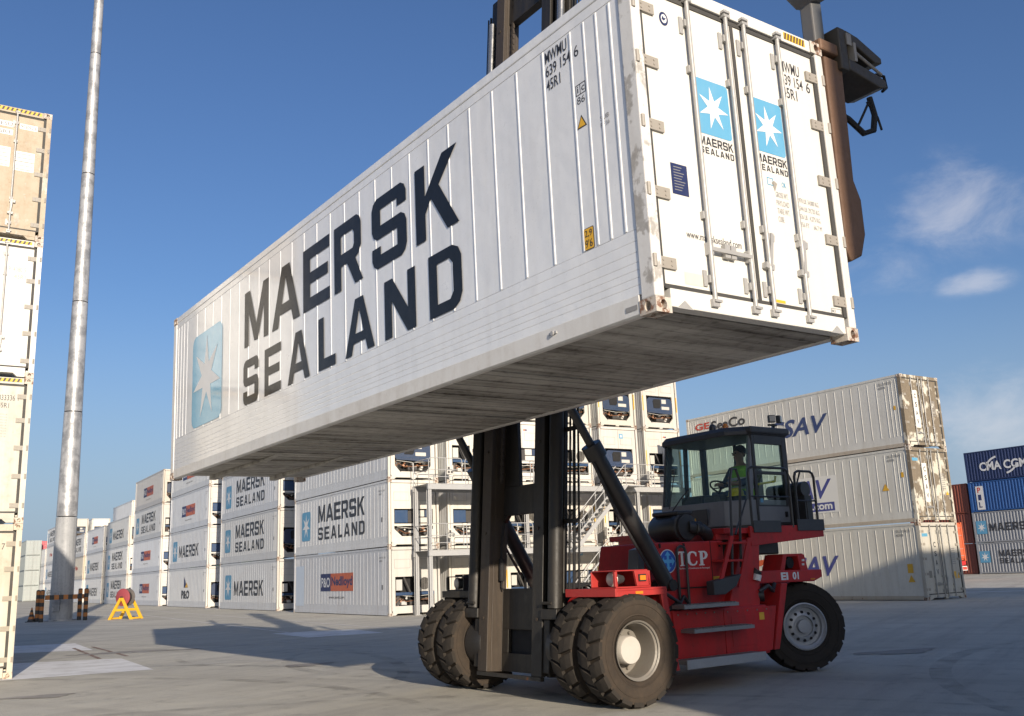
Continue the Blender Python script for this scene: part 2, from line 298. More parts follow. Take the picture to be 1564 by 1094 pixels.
# ------------------------------------------------------------------ flat print: letters, logos, text
_font = {}
def font_polys(s, bold=0.0, shear=0.0, spacing=1.0):
    key = (s, bold, shear, spacing)
    if key in _font: return _font[key]
    c = bpy.data.curves.new('txt', 'FONT'); c.body = s; c.offset = bold; c.shear = shear; c.space_character = spacing; c.resolution_u = 3
    o = bpy.data.objects.new('txt', c); COL.objects.link(o); bpy.context.view_layer.update()
    dg = bpy.context.evaluated_depsgraph_get(); me = o.evaluated_get(dg).to_mesh()
    vs = [(v.co.x, v.co.y) for v in me.vertices]; fs = [tuple(p.vertices) for p in me.polygons]
    o.evaluated_get(dg).to_mesh_clear(); bpy.data.objects.remove(o); bpy.data.curves.remove(c)
    x0 = min(v[0] for v in vs); x1 = max(v[0] for v in vs); y0 = min(v[1] for v in vs); y1 = max(v[1] for v in vs)
    vs = [((x - x0) / (x1 - x0), (y - y0) / (y1 - y0)) for x, y in vs]
    _font[key] = (vs, fs); return _font[key]
GLYPH = {
 'E': [[(0, 0), (1, 0), (1, .19), (.27, .19), (.27, .41), (.93, .41), (.93, .59), (.27, .59), (.27, .81), (1, .81), (1, 1), (0, 1)]],
 'M': [[(0, 0), (.19, 0), (.19, .6), (.42, .04), (.58, .04), (.81, .6), (.81, 0), (1, 0), (1, 1), (.78, 1), (.5, .33), (.22, 1), (0, 1)]],
 'A': [[(0, 0), (.23, 0), (.3, .2), (.7, .2), (.77, 0), (1, 0), (.64, 1), (.36, 1)], [(.365, .37), (.635, .37), (.5, .8)]],
 'R': [[(0, 0), (.25, 0), (.25, .36), (.46, .36), (.73, 0), (1, 0), (.75, .375), (.86, .41), (.95, .52), (.95, .86), (.9, .95), (.8, 1), (0, 1)], [(.25, .54), (.66, .54), (.71, .6), (.71, .76), (.66, .82), (.25, .82)]],
 'S': [[(0, .3), (0, .14), (.05, .05), (.15, 0), (.85, 0), (.95, .05), (1, .14), (1, .45), (.95, .54), (.85, .59), (.26, .59), (.26, .82), (.74, .82), (.74, .71), (1, .71), (1, .86), (.95, .95), (.85, 1), (.15, 1), (.05, .95), (0, .86), (0, .55), (.05, .46), (.15, .41), (.74, .41), (.74, .18), (.26, .18), (.26, .3)]],
 'K': [[(0, 0), (.24, 0), (.24, .34), (.38, .5), (.74, 0), (1.0, 0), (.57, .62), (1.0, 1.0), (.66, 1.0), (.24, .58), (.24, 1), (0, 1)]],
 'L': [[(0, 0), (1, 0), (1, .2), (.32, .2), (.32, 1), (0, 1)]],
 'N': [[(0, 0), (.24, 0), (.24, .62), (.73, 0), (1, 0), (1, 1), (.76, 1), (.76, .38), (.27, 1), (0, 1)]],
 'D': [[(0, 0), (.74, 0), (.92, .08), (1, .22), (1, .78), (.92, .92), (.74, 1), (0, 1)], [(.26, .18), (.26, .82), (.64, .82), (.74, .72), (.74, .28), (.64, .18)]],
 'T': [[(.08, .76), (.08, 1), (.92, 1), (.92, .76), (.84, .8), (.78, .9), (.64, .9), (.64, .1), (.78, .06), (.78, 0), (.22, 0), (.22, .06), (.36, .1), (.36, .9), (.22, .9), (.16, .8)]],
 'C': [[(1, .3), (.93, .12), (.75, .02), (.52, 0), (.28, .05), (.1, .2), (0, .42), (0, .6), (.1, .82), (.28, .96), (.52, 1), (.75, .98), (.95, .9), (.95, .64), (.86, .64), (.78, .82), (.6, .9), (.42, .86), (.33, .7), (.31, .5), (.33, .3), (.45, .14), (.62, .1), (.8, .16), (.92, .34)]],
 'P': [[(0, 0), (.6, 0), (.6, .06), (.46, .1), (.46, .42), (.7, .44), (.9, .54), (1, .72), (.92, .9), (.7, 1), (0, 1), (0, .94), (.14, .9), (.14, .1), (0, .06)], [(.46, .52), (.46, .91), (.58, .9), (.68, .8), (.68, .64), (.58, .54)]],
}
def poly_faces(loops):
    vs = [p for l in loops for p in l]
    return vs, tessellate_polygon([[Vector((x, y, 0)) for x, y in l] for l in loops])
class Print:
    """flat print on a plane: 'side' = plane y=c read along +x, 'end' = plane x=c read along +y"""
    def __init__(s, plane, c): s.pl = plane; s.c = c; s.m = MB()
    def P(s, a, b): return (a, s.c, b) if s.pl == 'side' else (s.c, a, b) if s.pl == 'end' else (a, b, s.c)
    def raw(s, vs, fs): s.m.add([s.P(*v) for v in vs], fs); return s
    def poly(s, pts): return s.raw(*poly_faces([pts]))
    def rect(s, a0, a1, b0, b1): return s.raw([(a0, b0), (a1, b0), (a1, b1), (a0, b1)], [(0, 1, 2, 3)])
    def frame(s, a0, a1, b0, b1, w):
        return s.rect(a0, a1, b0, b0 + w).rect(a0, a1, b1 - w, b1).rect(a0, a0 + w, b0 + w, b1 - w).rect(a1 - w, a1, b0 + w, b1 - w)
    def rrect(s, a0, a1, b0, b1, r):
        pts = []
        for cx, cy, t0 in ((a1 - r, b0 + r, -90), (a1 - r, b1 - r, 0), (a0 + r, b1 - r, 90), (a0 + r, b0 + r, 180)):
            pts += [(cx + r * math.cos(R(t0 + k * 15)), cy + r * math.sin(R(t0 + k * 15))) for k in range(7)]
        return s.raw(pts, [tuple(range(len(pts)))])
    def ellipse(s, ca, cb, ra, rb, n=32): return s.raw([(ca + ra * math.cos(2 * math.pi * i / n), cb + rb * math.sin(2 * math.pi * i / n)) for i in range(n)], [tuple(range(n))])
    def star(s, ca, cb, ra, rb, inner=0.36, rot=0.0):
        pts = []
        for i in range(14):
            t = math.pi / 2 + rot + math.pi * i / 7; r = 1 if i % 2 == 0 else inner
            pts.append((ca + ra * r * math.cos(t), cb + rb * r * math.sin(t)))
        return s.raw(*poly_faces([pts]))
    def glyph(s, ch, a0, a1, b0, b1):
        vs, fs = poly_faces(GLYPH[ch]); return s.raw([(a0 + x * (a1 - a0), b0 + y * (b1 - b0)) for x, y in vs], fs)
    def word(s, w, a0, a1, b0, b1, gap=0.15, widths=None):
        ws = widths or [1.15 if c == 'M' else 1.12 if c == 'A' else 0.8 if c == 'L' else 1.0 for c in w]
        tot = sum(ws) + gap * (len(w) - 1); k = (a1 - a0) / tot; x = a0
        for c, wd in zip(w, ws): s.glyph(c, x, x + wd * k, b0, b1); x += (wd + gap) * k
        return s
    def text(s, t, a0, a1, b0, b1, bold=0.0, shear=0.0, spacing=1.0):
        vs, fs = font_polys(t, bold, shear, spacing); return s.raw([(a0 + x * (a1 - a0), b0 + y * (b1 - b0)) for x, y in vs], fs)
    def build(s, name, mat, parent): return s.m.build(name, mat, parent)
_pc = {}
def printed(key, fn, name, mat, parent):
    """shared flat-print mesh"""
    if key not in _pc: _pc[key] = fn().m.mesh(name)
    return link(name, _pc[key], mat, parent)

# ================================================================== THE SETTING
def ground_material():
    m = bpy.data.materials.new('concrete_apron'); m.use_nodes = True; N, K = m.node_tree.nodes, m.node_tree.links; bs = N['Principled BSDF']
    g = N.new('ShaderNodeNewGeometry')
    rot = N.new('ShaderNodeMapping'); rot.inputs['Rotation'].default_value = (0, 0, R(32)); K.new(g.outputs['Position'], rot.inputs[0])
    def noise(sc, det, rg, ms=(1, 1, 1), v=None):
        mp = N.new('ShaderNodeMapping'); mp.inputs['Scale'].default_value = ms; K.new(v or rot.outputs[0], mp.inputs[0])
        n = N.new('ShaderNodeTexNoise'); n.inputs['Scale'].default_value = sc; n.inputs['Detail'].default_value = det; n.inputs['Roughness'].default_value = rg; K.new(mp.outputs[0], n.inputs['Vector']); return n.outputs['Fac']
    def rng(v, a, b, lo, hi):
        r = N.new('ShaderNodeMapRange'); K.new(v, r.inputs[0]); r.inputs[1].default_value = a; r.inputs[2].default_value = b; r.inputs[3].default_value = lo; r.inputs[4].default_value = hi; return r.outputs[0]
    def mix(f, a, b):
        x = N.new('ShaderNodeMix'); x.data_type = 'RGBA'; K.new(f, x.inputs[0])
        for i, v in ((6, a), (7, b)):
            if isinstance(v, tuple): x.inputs[i].default_value = (*v, 1)
            else: K.new(v, x.inputs[i])
        return x.outputs[2]
    c = mix(rng(noise(0.22, 8, 0.6), .35, .65, 0, 1), (0.475, 0.448, 0.375), (0.575, 0.545, 0.462))
    c = mix(rng(noise(0.5, 8, 0.65, (3.0, 0.16, 1)),  .48, .74, 0, .6), c, (0.30, 0.275, 0.24))
    c = mix(rng(noise(0.5, 8, 0.65, (0.12, 2.2, 1)), .52, .76, 0, .5), c, (0.25, 0.23, 0.2))
    c = mix(rng(noise(2.6, 9, 0.7), .54, .72, 0, .6), c, (0.25, 0.23, 0.2))
    c = mix(rng(noise(55, 4, 0.7), .45, .7, 0, .5), c, (0.25, 0.23, 0.21))
    c = mix(rng(noise(0.35, 10, 0.72), .66, .76, 0, .5), c, (0.13, 0.12, 0.11))
    K.new(c, bs.inputs['Base Color']); bs.inputs['Roughness'].default_value = 0.85; bs.inputs['Specular IOR Level'].default_value = 0.25
    bp = N.new('ShaderNodeBump'); bp.inputs['Strength'].default_value = 0.55; bp.inputs['Distance'].default_value = 0.02
    K.new(noise(38, 6, 0.75), bp.inputs['Height']); bp2 = N.new('ShaderNodeBump'); bp2.inputs['Strength'].default_value = 0.25; bp2.inputs['Distance'].default_value = 0.25
    K.new(noise(0.7, 5, 0.5), bp2.inputs['Height']); K.new(bp2.outputs[0], bp.inputs['Normal']); K.new(bp.outputs[0], bs.inputs['Normal'])
    return m
m_ground = ground_material()
def sheet(name, pts, z, mat):
    me = bpy.data.meshes.new(name); me.from_pydata([(x, y, z) for x, y in pts], [], [tuple(range(len(pts)))]); me.update()
    if me.polygons[0].normal.z < 0: me.flip_normals()
    return struct(link(name, me, mat))
sheet('ground', [(-2500, -1500), (2500, -1500), (2500, 4000), (-2500, 4000)], 0, m_ground)
def worn_paint(name, col):
    m = bpy.data.materials.new(name); m.use_nodes = True; N, K = m.node_tree.nodes, m.node_tree.links; bs = N['Principled BSDF']
    g = N.new('ShaderNodeNewGeometry'); n = N.new('ShaderNodeTexNoise'); n.inputs['Scale'].default_value = 1.3; n.inputs['Detail'].default_value = 10; n.inputs['Roughness'].default_value = .7; K.new(g.outputs['Position'], n.inputs['Vector'])
    r = N.new('ShaderNodeMapRange'); K.new(n.outputs['Fac'], r.inputs[0]); r.inputs[1].default_value = .45; r.inputs[2].default_value = .75; r.inputs[3].default_value = 0; r.inputs[4].default_value = .85
    x = N.new('ShaderNodeMix'); x.data_type = 'RGBA'; K.new(r.outputs[0], x.inputs[0]); x.inputs[6].default_value = (*col, 1); x.inputs[7].default_value = (0.42, 0.39, 0.35, 1)
    K.new(x.outputs[2], bs.inputs['Base Color']); bs.inputs['Roughness'].default_value = .8; return m
m_line = worn_paint('worn_white_paint', (0.74, 0.73, 0.71)); m_thin = worn_paint('worn_line_paint', (0.6, 0.58, 0.55)); m_oil = worn_paint('oil_stain', (0.24, 0.22, 0.19))
sheet('painted_marking', [(-9.75, 18.6), (-7.29, 19.79), (-9.32, 23.22), (-11.9, 22.9)], 0.004, m_line)
sheet('painted_marking', [(-13.8, 26.6), (-11.54, 26.83), (-13.64, 30.42), (-16.2, 30.2)], 0.004, m_line)
sheet('painted_marking', [(-7.95, 31.7), (-6.19, 28.78), (-4.14, 29.75), (-5.5, 32.4), (-6.8, 32.3)], 0.004, m_line)
def line(a, b, w, z=0.005, mat=None):
    a, b = Vector(a), Vector(b); d = (b - a).normalized(); n = Vector((-d.y, d.x)) * w / 2
    sheet('painted_line', [tuple(a + n), tuple(b + n), tuple(b - n), tuple(a - n)], z, mat or m_thin)
line((-11.6, 30.2), (-8.35, 32.0), .08); line((-9.5, 20.3), (-4.9, 20.9), .06); line((-10.5, 25.2), (-3.2, 24.2), .05)
line((-25.4, 64), (-7.3, 31.6), 0.14); line((-27, 71), (-3.4, 30.6), 0.14); line((-12, 23.6), (-4.5, 28.6), 0.1)
line((-15.4, 19.0), (-18.0, 23.2), 0.12); line((17, 45.5), (27, 41.0), 0.9); line((21, 52), (40, 46), 0.5)
m_rustline = worn_paint('rusty_line', (0.2, 0.12, 0.08))
line((-12.6, 28.0), (-9.9, 23.4), .10, .0055, m_rustline); line((-12.2, 28.3), (-9.45, 23.9), .10, .0055, m_rustline)
for (ox, oy, ra, rb, an) in ((-9.9, 25.4, 1.5, .32, 10), (-4.2, 19.5, .5, .3, 40), (6.5, 17.5, .8, .35, 20), (2.4, 9.2, .45, .25, 60), (-7.5, 15.6, .5, .25, 10)):
    pts = []
    for k in range(26):
        t = 2 * math.pi * k / 26; w = 1 + .22 * math.sin(3 * t + ox) + .12 * math.sin(7 * t + oy); x, y = ra * w * math.cos(t), rb * w * math.sin(t)
        pts.append((ox + x * math.cos(R(an)) - y * math.sin(R(an)), oy + x * math.sin(R(an)) + y * math.cos(R(an))))
    sheet('oil_stain', pts, .0065, m_oil)
# rubber tyre marks: thin worn arcs of dark sheet laid on the concrete
def arc_mark(c, r, t0, t1, w, z):
    pts_o = []; pts_i = []; n = 28
    for i in range(n + 1):
        t = R(t0 + (t1 - t0) * i / n); ww = w * (0.4 + 0.6 * math.sin(math.pi * i / n))
        pts_o.append((c[0] + (r + ww / 2) * math.cos(t), c[1] + (r + ww / 2) * math.sin(t), z)); pts_i.append((c[0] + (r - ww / 2) * math.cos(t), c[1] + (r - ww / 2) * math.sin(t), z))
    me = bpy.data.meshes.new('tyre_mark'); me.from_pydata(pts_o + pts_i, [], [(i, i + 1, n + 2 + i, n + 1 + i) for i in range(n)]); me.update()
    struct(link('tyre_mark', me, m_mark))
m_mark = bpy.data.materials.new('tyre_mark_rubber'); m_mark.use_nodes = True
_n, _k = m_mark.node_tree.nodes, m_mark.node_tree.links; _b = _n['Principled BSDF']; _b.inputs['Base Color'].default_value = (0.1, 0.09, 0.08, 1); _b.inputs['Roughness'].default_value = .9
_g = _n.new('ShaderNodeNewGeometry'); _t = _n.new('ShaderNodeTexNoise'); _t.inputs['Scale'].default_value = 1.6; _t.inputs['Detail'].default_value = 8; _k.new(_g.outputs['Position'], _t.inputs['Vector'])
_r = _n.new('ShaderNodeMapRange'); _k.new(_t.outputs['Fac'], _r.inputs[0]); _r.inputs[1].default_value = .38; _r.inputs[2].default_value = .75; _r.inputs[4].default_value = .28; _k.new(_r.outputs[0], _b.inputs['Alpha'])
for c, r, a, b, w in (((-10, 9), 9.5, 20, 88, .3), ((-10.5, 9.4), 11.6, 15, 80, .3), ((2, 22), 7, 175, 262, .28), ((-2, 3), 8.6, 40, 128, .26), ((-2, 3), 10.6, 45, 132, .26), ((10, 2), 9, 95, 165, .3), ((-14, 16), 12, -10, 48, .25), ((16, 10), 11, 110, 190, .3), ((-3, 24), 5, 180, 300, .22)):
    arc_mark(c, r, a, b, w, 0.0075)
# wooded hills on the skyline
hv, hf = [], []
def ridge(x0, x1, y, hmax, seed, depth=260):
    rn = random.Random(seed); n = 46; b = len(hv); ph = [rn.uniform(0, 6) for _ in range(4)]
    for i in range(n + 1):
        t = i / n; x = x0 + (x1 - x0) * t
        hh = hmax * math.sin(math.pi * t) ** 0.7 * (0.75 + 0.17 * math.sin(5 * t + ph[0]) + 0.1 * math.sin(13 * t + ph[1]) + 0.05 * math.sin(31 * t + ph[2]) + rn.uniform(-.025, .025))
        hv.extend([(x, y - depth, -1), (x, y - depth * .35, hh * .55), (x, y, hh), (x, y + depth, -1)])
    for i in range(n):
        for k in range(3): hf.append((b + i * 4 + k, b + i * 4 + k + 1, b + i * 4 + 5 + k, b + i * 4 + 4 + k))
ridge(-1900, -350, 2100, 165, 3); ridge(-400, 900, 2500, 60, 5); ridge(500, 2300, 2200, 60, 9)
hm = bpy.data.meshes.new('hills'); hm.from_pydata(hv, [], hf); hm.update()
struct(link('hills', hm, paint('wooded_hill', (0.05, 0.085, 0.06), 0.9, 0.6, (0.03, 0.045, 0.035), gscale=0.02, bump=0.1)))

# ================================================================== CONTAINERS
L40, W8, HC = 12.192, 2.438, 2.896
def casting_mesh():
    """corner block with oval holes on three faces; corner of the container at the origin, block extends to -x, +y, +z"""
    m = MB(); dx, dy, dz = .178, .162, .118
    def face(o, a, b, la, lb, inw, oval):
        o, a, b, inw = map(Vector, (o, a, b, inw)); n = 12
        cs = [o, o + a * la, o + a * la + b * lb, o + b * lb]
        hl = []
        for k in range(n):
            t = 2 * math.pi * (k + .5) / n; hl.append(o + a * (la / 2 + math.cos(t) * la * oval[0]) + b * (lb / 2 + math.sin(t) * lb * oval[1]))
        deep = [h + inw * .05 for h in hl]
        vs = cs + hl + deep; fs = []
        # ring from corners to hole (quadrants)
        q = [2, 3, 0, 1]
        for k in range(n):
            k2 = (k + 1) % n; c0 = q[int(((k + .5) / n) * 4) % 4]; c1 = q[int(((k2 + .5) / n) * 4) % 4]
            fs.append((4 + k, 4 + k2, c0)) if c0 == c1 else fs.append((4 + k, 4 + k2, c1, c0))
            fs.append((4 + k, 4 + n + k, 4 + n + k2, 4 + k2))
        fs.append(tuple(range(4 + n, 4 + 2 * n)))
        m.add(vs, fs)
    face((-dx, 0, 0), (1, 0, 0), (0, 0, 1), dx, dz, (0, 1, 0), (.2, .34))      # side y=0
    face((0, 0, 0), (0, 1, 0), (0, 0, 1), dy, dz, (-1, 0, 0), (.2, .34))      # end x=0
    face((-dx, dy, 0), (1, 0, 0), (0, -1, 0), dx, dy, (0, 0, 1), (.34, .2))    # bottom
    m.add([(-dx, 0, dz), (0, 0, dz), (0, dy, dz), (-dx, dy, dz), (-dx, 0, 0), (-dx, dy, 0), (0, dy, 0)], [(0, 1, 2, 3), (0, 3, 5, 4), (3, 2, 6, 5)])
    me = bpy.data.meshes.new('corner_casting'); me.from_pydata([tuple(v) for v in m.v], [], m.f)
    bm = bmesh.new(); bm.from_mesh(me); bmesh.ops.remove_doubles(bm, verts=bm.verts, dist=1e-5); bmesh.ops.recalc_face_normals(bm, faces=bm.faces); bm.to_mesh(me); bm.free(); return me
CAST = casting_mesh(); CAST.materials.append(m_rust)
def castings(root, L=L40, H=HC, which=range(8)):
    for i in which:
        fx, fy, fz = i & 1, (i >> 1) & 1, (i >> 2) & 1
        o = link('corner_casting', CAST, m_rust, root)
        o.location = (-L - .004 if fx else .004, W8 + .004 if fy else -.004, H - .006 if fz else .0)
        o.scale = (-1 if fx else 1, -1 if fy else 1, -1 if fz else 1)

# ---- meshes shared by all stacked refrigerated containers (near end at x=0, length to -x, near side y=0)
def rib_list(L=L40): return [.27, .44, .60, .78] + [1.17 + .405 * k for k in range(25)] + [L - .78, L - .60, L - .44, L - .27]
def side_sheet():
    m = MB(); m.box(-L40 + .13, -.13, .02, .06, .17, HC - .1)
    for s in rib_list(): m.prism([(-s - .022, .02), (-s - .009, .011), (-s + .009, .011), (-s + .022, .02)], 'z', .45, HC - .2)
    return m
def end_frame_parts():
    P = {}
    P['shell'] = MB().box(-L40 + .05, -.42, .061, W8 - .03, .17, HC - .03)
    P['side_panel'] = side_sheet()
    P['bottom_rail'] = MB().box(-L40 + .17, -.17, .002, .07, .03, .169)
    P['top_rail'] = MB().box(-L40 + .17, -.17, .004, .08, HC - .1, HC - .012)
    P['corner_post'] = MB().box(-.15, 0, 0, .1, .119, HC - .125)
    P['header'] = MB().box(-.12, -.002, .163, W8 - .163, HC - .14, HC - .014)
    P['sill'] = MB().box(-.12, -.002, .163, W8 - .163, .09, .2).prism([(.163, .02), (.3, .02), (.38, .09), (.163, .09)], 'x', -.11, -.01).prism([(W8 - .163, .02), (W8 - .163, .09), (W8 - .38, .09), (W8 - .3, .02)], 'x', -.11, -.01).box(-.11, -.01, 1.12, 1.32, .03, .09)
    P['wing'] = MB().box(-.44, -.12, .06, .1, .17, HC - .1).box(-.44, -.12, W8 - .1, W8 - .05, .17, HC - .1).box(-.44, -.12, .1, W8 - .1, HC - .12, HC - .06).box(-.44, -.12, .1, W8 - .1, .14, .17)
    return {k: v.mesh(k) for k, v in P.items()}
FR = end_frame_parts()
# door end
ROD_Y = (.63, 1.10, 1.33, 1.78); HINGE_Z = (.40, .97, 1.53, 2.08, 2.56)
def door_meshes():
    D = {}
    D['door0'] = MB().box(-.1, -.03, .135, 1.192, .215, HC - .165).mesh('door')
    D['door1'] = MB().box(-.1, -.03, 1.222, W8 - .135, .215, HC - .165).mesh('door')
    g = MB()
    g.box(-.1, -.022, 1.188, 1.226, .2, HC - .14); g.box(-.08, -.02, .131, W8 - .131, .201, .236); g.box(-.08, -.02, .131, W8 - .131, HC - .178, HC - .141)
    g.box(-.09, -.012, W8 - .15, W8 - .1, .21, HC - .16).box(-.09, -.02, .1, .134, .21, HC - .16)
    D['gasket'] = g.mesh('gasket')
    rod = MB(); rod.cyl((.012, 0, .12), (.012, 0, HC - .08), .019, n=10)
    D['lock_rod'] = rod.mesh('lock_rod', True)
    br = MB()
    for z in (.33, .86, 2.13, 2.55):
        br.box(-.029, .006, -.035, .035, z - .03, z + .03)
    br.box(-.029, .03, -.045, .03, .1, .16).box(-.01, .045, -.03, .045, .135, .155).box(-.029, .03, -.03, .045, HC - .15, HC - .09).box(-.01, .045, -.045, .03, HC - .12, HC - .1)
    br.box(-.029, -.015, -.075, -.035, .27, .4).box(-.029, -.015, -.075, -.035, 2.45, 2.6)
    D['bracket'] = br.mesh('bracket')
    h = MB(); h.box(-.029, -.008, 0, .2, -.045, .045).cyl((-.004, -.035, -.05), (-.004, -.035, .05), .02, n=8).box(-.02, -.004, -.04, .02, -.04, .04)
    for y in (.06, .15): h.cyl((-.008, y, .018), (-.002, y, .018), .009, n=6).cyl((-.008, y, -.018), (-.002, y, -.018), .009, n=6)
    D['hinge'] = h.mesh('hinge')
    hd = MB(); hd.box(.012, .03, 0, .3, -.02, .012).box(-.029, .02, -.02, .03, -.05, .05).box(-.029, .015, .24, .3, -.05, .06)
    D['handle'] = hd.mesh('handle')
    return D
DM = door_meshes()
def door_end(root, m_door, rod_mat=m_galv, hinge_mat=m_hinge, hinge_z=HINGE_Z):
    d = [link('door', DM['door0'], m_door, root), link('door', DM['door1'], m_door, root)]
    link('gasket', DM['gasket'], m_rubber_seal, root)
    for i, y in enumerate(ROD_Y):
        r = link('lock_rod', DM['lock_rod'], rod_mat, d[i // 2]); r.location.y = y
        b = link('rod_bracket', DM['bracket'], rod_mat, d[i // 2]); b.location.y = y; b['kind'] = 'stuff'
        hd = link('handle', DM['handle'], rod_mat, d[i // 2]); hd.location = (0, y, .58 - .05 * (i // 2)); hd.scale.y = -1 if i in (1, 3) else 1
        if i >= 2: hd.rotation_euler.x = R(80 if i == 2 else 95) * (1 if i == 2 else -1)
    for z in hinge_z:
        h = link('hinge', DM['hinge'], hinge_mat, d[0]); h.location = (0, .06, z)
        h = link('hinge', DM['hinge'], hinge_mat, d[1]); h.location = (0, W8 - .06, z - .05); h.scale.y = -1
    return d
# refrigeration unit ends
def clutter(rn, y0, y1, z0, z1, n):
    a, b, c = MB(), MB(), MB()
    for i in range(n):
        y = rn.uniform(y0, y1); z = rn.uniform(z0, z1); s = rn.uniform(.03, .09); k = rn.random()
        t = a if k < .5 else b if k < .75 else c
        if rn.random() < .5: t.cyl((-.3, y, z), (-.1 - rn.random() * .1, y + rn.uniform(-.1, .1), z + rn.uniform(-.03, .05)), s * .7, n=8)
        else: t.box(-.33, -.08 - rn.random() * .12, y - s, y + s, z - s * .8, z + s * .8)
    b.tube([(-.12, y0, z0 + .1), (-.1, y0 + .2, z0 + .3), (-.12, y0 + .5, z0 + .15), (-.1, y1 - .1, z0 + .25)], .018, 6)
    c.tube([(-.1, y0 + .1, z1), (-.08, (y0 + y1) / 2, z1 - .08), (-.1, y1, z1 - .02)], .014, 6)
    return a, b, c
def unit_meshes(kind):
    rn = random.Random('unit' + kind); P = []     # (name, mesh, material)
    def add(n, mb, m, sm=False): P.append((n, mb.mesh(n, sm), m))
    y0, y1 = .14, W8 - .14
    # upper panels
    top = 1.78 if kind == 'A' else 1.62
    add('upper_panel', MB().box(-.2, -.035, y0, 1.2, top, HC - .16), m_reefer_end); add('upper_panel', MB().box(-.2, -.035, 1.215, y1, top, HC - .16), m_reefer_end)
    seam = MB()
    for ya in (y0 + .12, 1.35): seam.box(-.035, -.028, ya, ya + .75, HC - .55, HC - .535).box(-.035, -.028, ya, ya + .75, HC - .92, HC - .905).box(-.035, -.028, ya, ya + .014, HC - .9, HC - .56).box(-.035, -.028, ya + .74, ya + .754, HC - .9, HC - .56)
    add('panel_trim', seam, m_galv)
    add('recess', MB().box(-.41, -.36, y0 - .03, y1 + .03, .2, top), m_black)
    a, b, c = clutter(rn, y0 + .2, y1 - .2, .42, .85, 26)
    add('machinery', a, m_unit_dark); add('pipework', b, m_copper); add('valve_gear', c, m_unit_white)
    comp = MB().cyl((-.25, 1.0, .5), (-.25, 1.45, .5), .16, n=14).cyl((-.25, .5, .45), (-.25, .5, .8), .11, n=12)
    add('compressor', comp, m_unit_dark, True)
    # white surround of the lower bay
    if kind == 'A':
        sur = MB(); sur.prism([(y0, .2), (y0 + .5, .2), (y0 + .5, .3), (y0 + .2, .62), (y0 + .2, top), (y0, top)], 'x', -.1, -.03).prism([(y1, .2), (y1, top), (y1 - .2, top), (y1 - .2, .62), (y1 - .5, .3), (y1 - .5, .2)], 'x', -.1, -.03).box(-.1, -.03, y0 + .5, y1 - .5, .2, .36)
        add('surround', sur, m_reefer_end)
        oc = [(.42, .88), (1.98, .82), (2.08, .92), (2.08, 1.5), (1.95, 1.66), (.52, 1.68), (.36, 1.54), (.36, .98)]
        add('front_cover', MB().prism(oc, 'x', -.12, -.02), m_unit_navy)
        add('fan_guard', MB().prism([(.8, 1.12), (1.2, 1.12), (1.28, 1.22), (1.28, 1.6), (.84, 1.6), (.76, 1.5)], 'x', -.019, .004), m_black)
        add('data_plate', MB().box(-.019, -.008, 1.36, 1.66, 1.38, 1.6).box(-.019, -.008, 1.34, 1.86, 1.06, 1.22), m_unit_white)
        add('cover_trim', MB().box(-.019, -.01, .44, 2.0, .97, .99), m_unit_blue)
    elif kind == 'B':
        sur = MB(); sur.box(-.1, -.03, y0, y0 + .16, .2, top).box(-.1, -.03, y1 - .14, y1, .2, top).box(-.1, -.03, y0 + .16, y1 - .14, .2, .4).box(-.12, -.04, 1.25, y1 - .14, .98, top)
        add('surround', sur, m_reefer_end)
        add('fan_shroud', MB().lathe([(.3, 0), (.31, .03), (.27, .04), (.26, .02)], (-.04, 1.68, 1.3), (1, 0, 0), 28), m_unit_white, True)
        g = MB()
        for k in range(1, 7): g.lathe([(.04 * k + .012, .0), (.04 * k + .018, .012), (.04 * k + .024, .0)], (-.03, 1.68, 1.3), (1, 0, 0), 24)
        for k in range(6): t = math.pi * k / 6; g.box(-.034, -.026, 1.68 - .26 * math.cos(t) - .006, 1.68 - .26 * math.cos(t) + .006, 1.3 - .26 * abs(math.sin(t)), 1.3 + .26 * abs(math.sin(t)))
        add('fan_grille', g, m_unit_grey); add('fan', MB().cyl((-.05, 1.68, 1.3), (-.038, 1.68, 1.3), .27, n=24), m_unit_dark)
        add('brace', MB().hexa([(-.06, .98, .92), (-.06, 1.06, .92), (-.02, 1.06, .92), (-.02, .98, .92)], [(-.06, .66, 1.6), (-.06, .74, 1.6), (-.02, .74, 1.6), (-.02, .66, 1.6)]), m_unit_dark)
        add('blue_strip', MB().box(-.1, -.02, y0 + .17, y1 - .15, .84, .96), m_unit_blue)
        add('control_box', MB().box(-.2, -.03, .34, .62, 1.05, 1.5), m_unit_white)
    else:
        sur = MB(); sur.box(-.1, -.03, y0, y0 + .14, .2, top).box(-.1, -.03, y1 - .14, y1, .2, top).box(-.1, -.03, y0 + .14, y1 - .14, .2, .44).prism([(y0 + .14, .44), (y0 + .5, .44), (y0 + .14, .75)], 'x', -.1, -.03).prism([(y1 - .14, .44), (y1 - .14, .75), (y1 - .5, .44)], 'x', -.1, -.03).box(-.1, -.02, y0 + .14, y1 - .14, .88, .98)
        add('surround', sur, m_reefer_end)
        add('front_cover', MB().box(-.12, -.02, .3, .92, 1.02, 1.56), m_unit_blue); add('fan_guard', MB().box(-.12, -.03, .93, 1.32, 1.02, 1.54), m_unit_dark)
        add('control_box', MB().box(-.12, -.015, 1.34, 1.72, 1.28, 1.56).box(-.12, -.015, 1.34, 2.1, 1.02, 1.24), m_unit_white)
        add('side_cover', MB().box(-.12, -.025, 1.75, 2.12, 1.27, 1.56), m_unit_navy)
    return P
UNITS = {k: unit_meshes(k) for k in 'ABC'}
def unit_end(root, kind):
    for n, me, m in UNITS[kind]:
        o = link(n, me, m, root)
        if n in ('machinery', 'pipework', 'valve_gear'): o['kind'] = 'stuff'
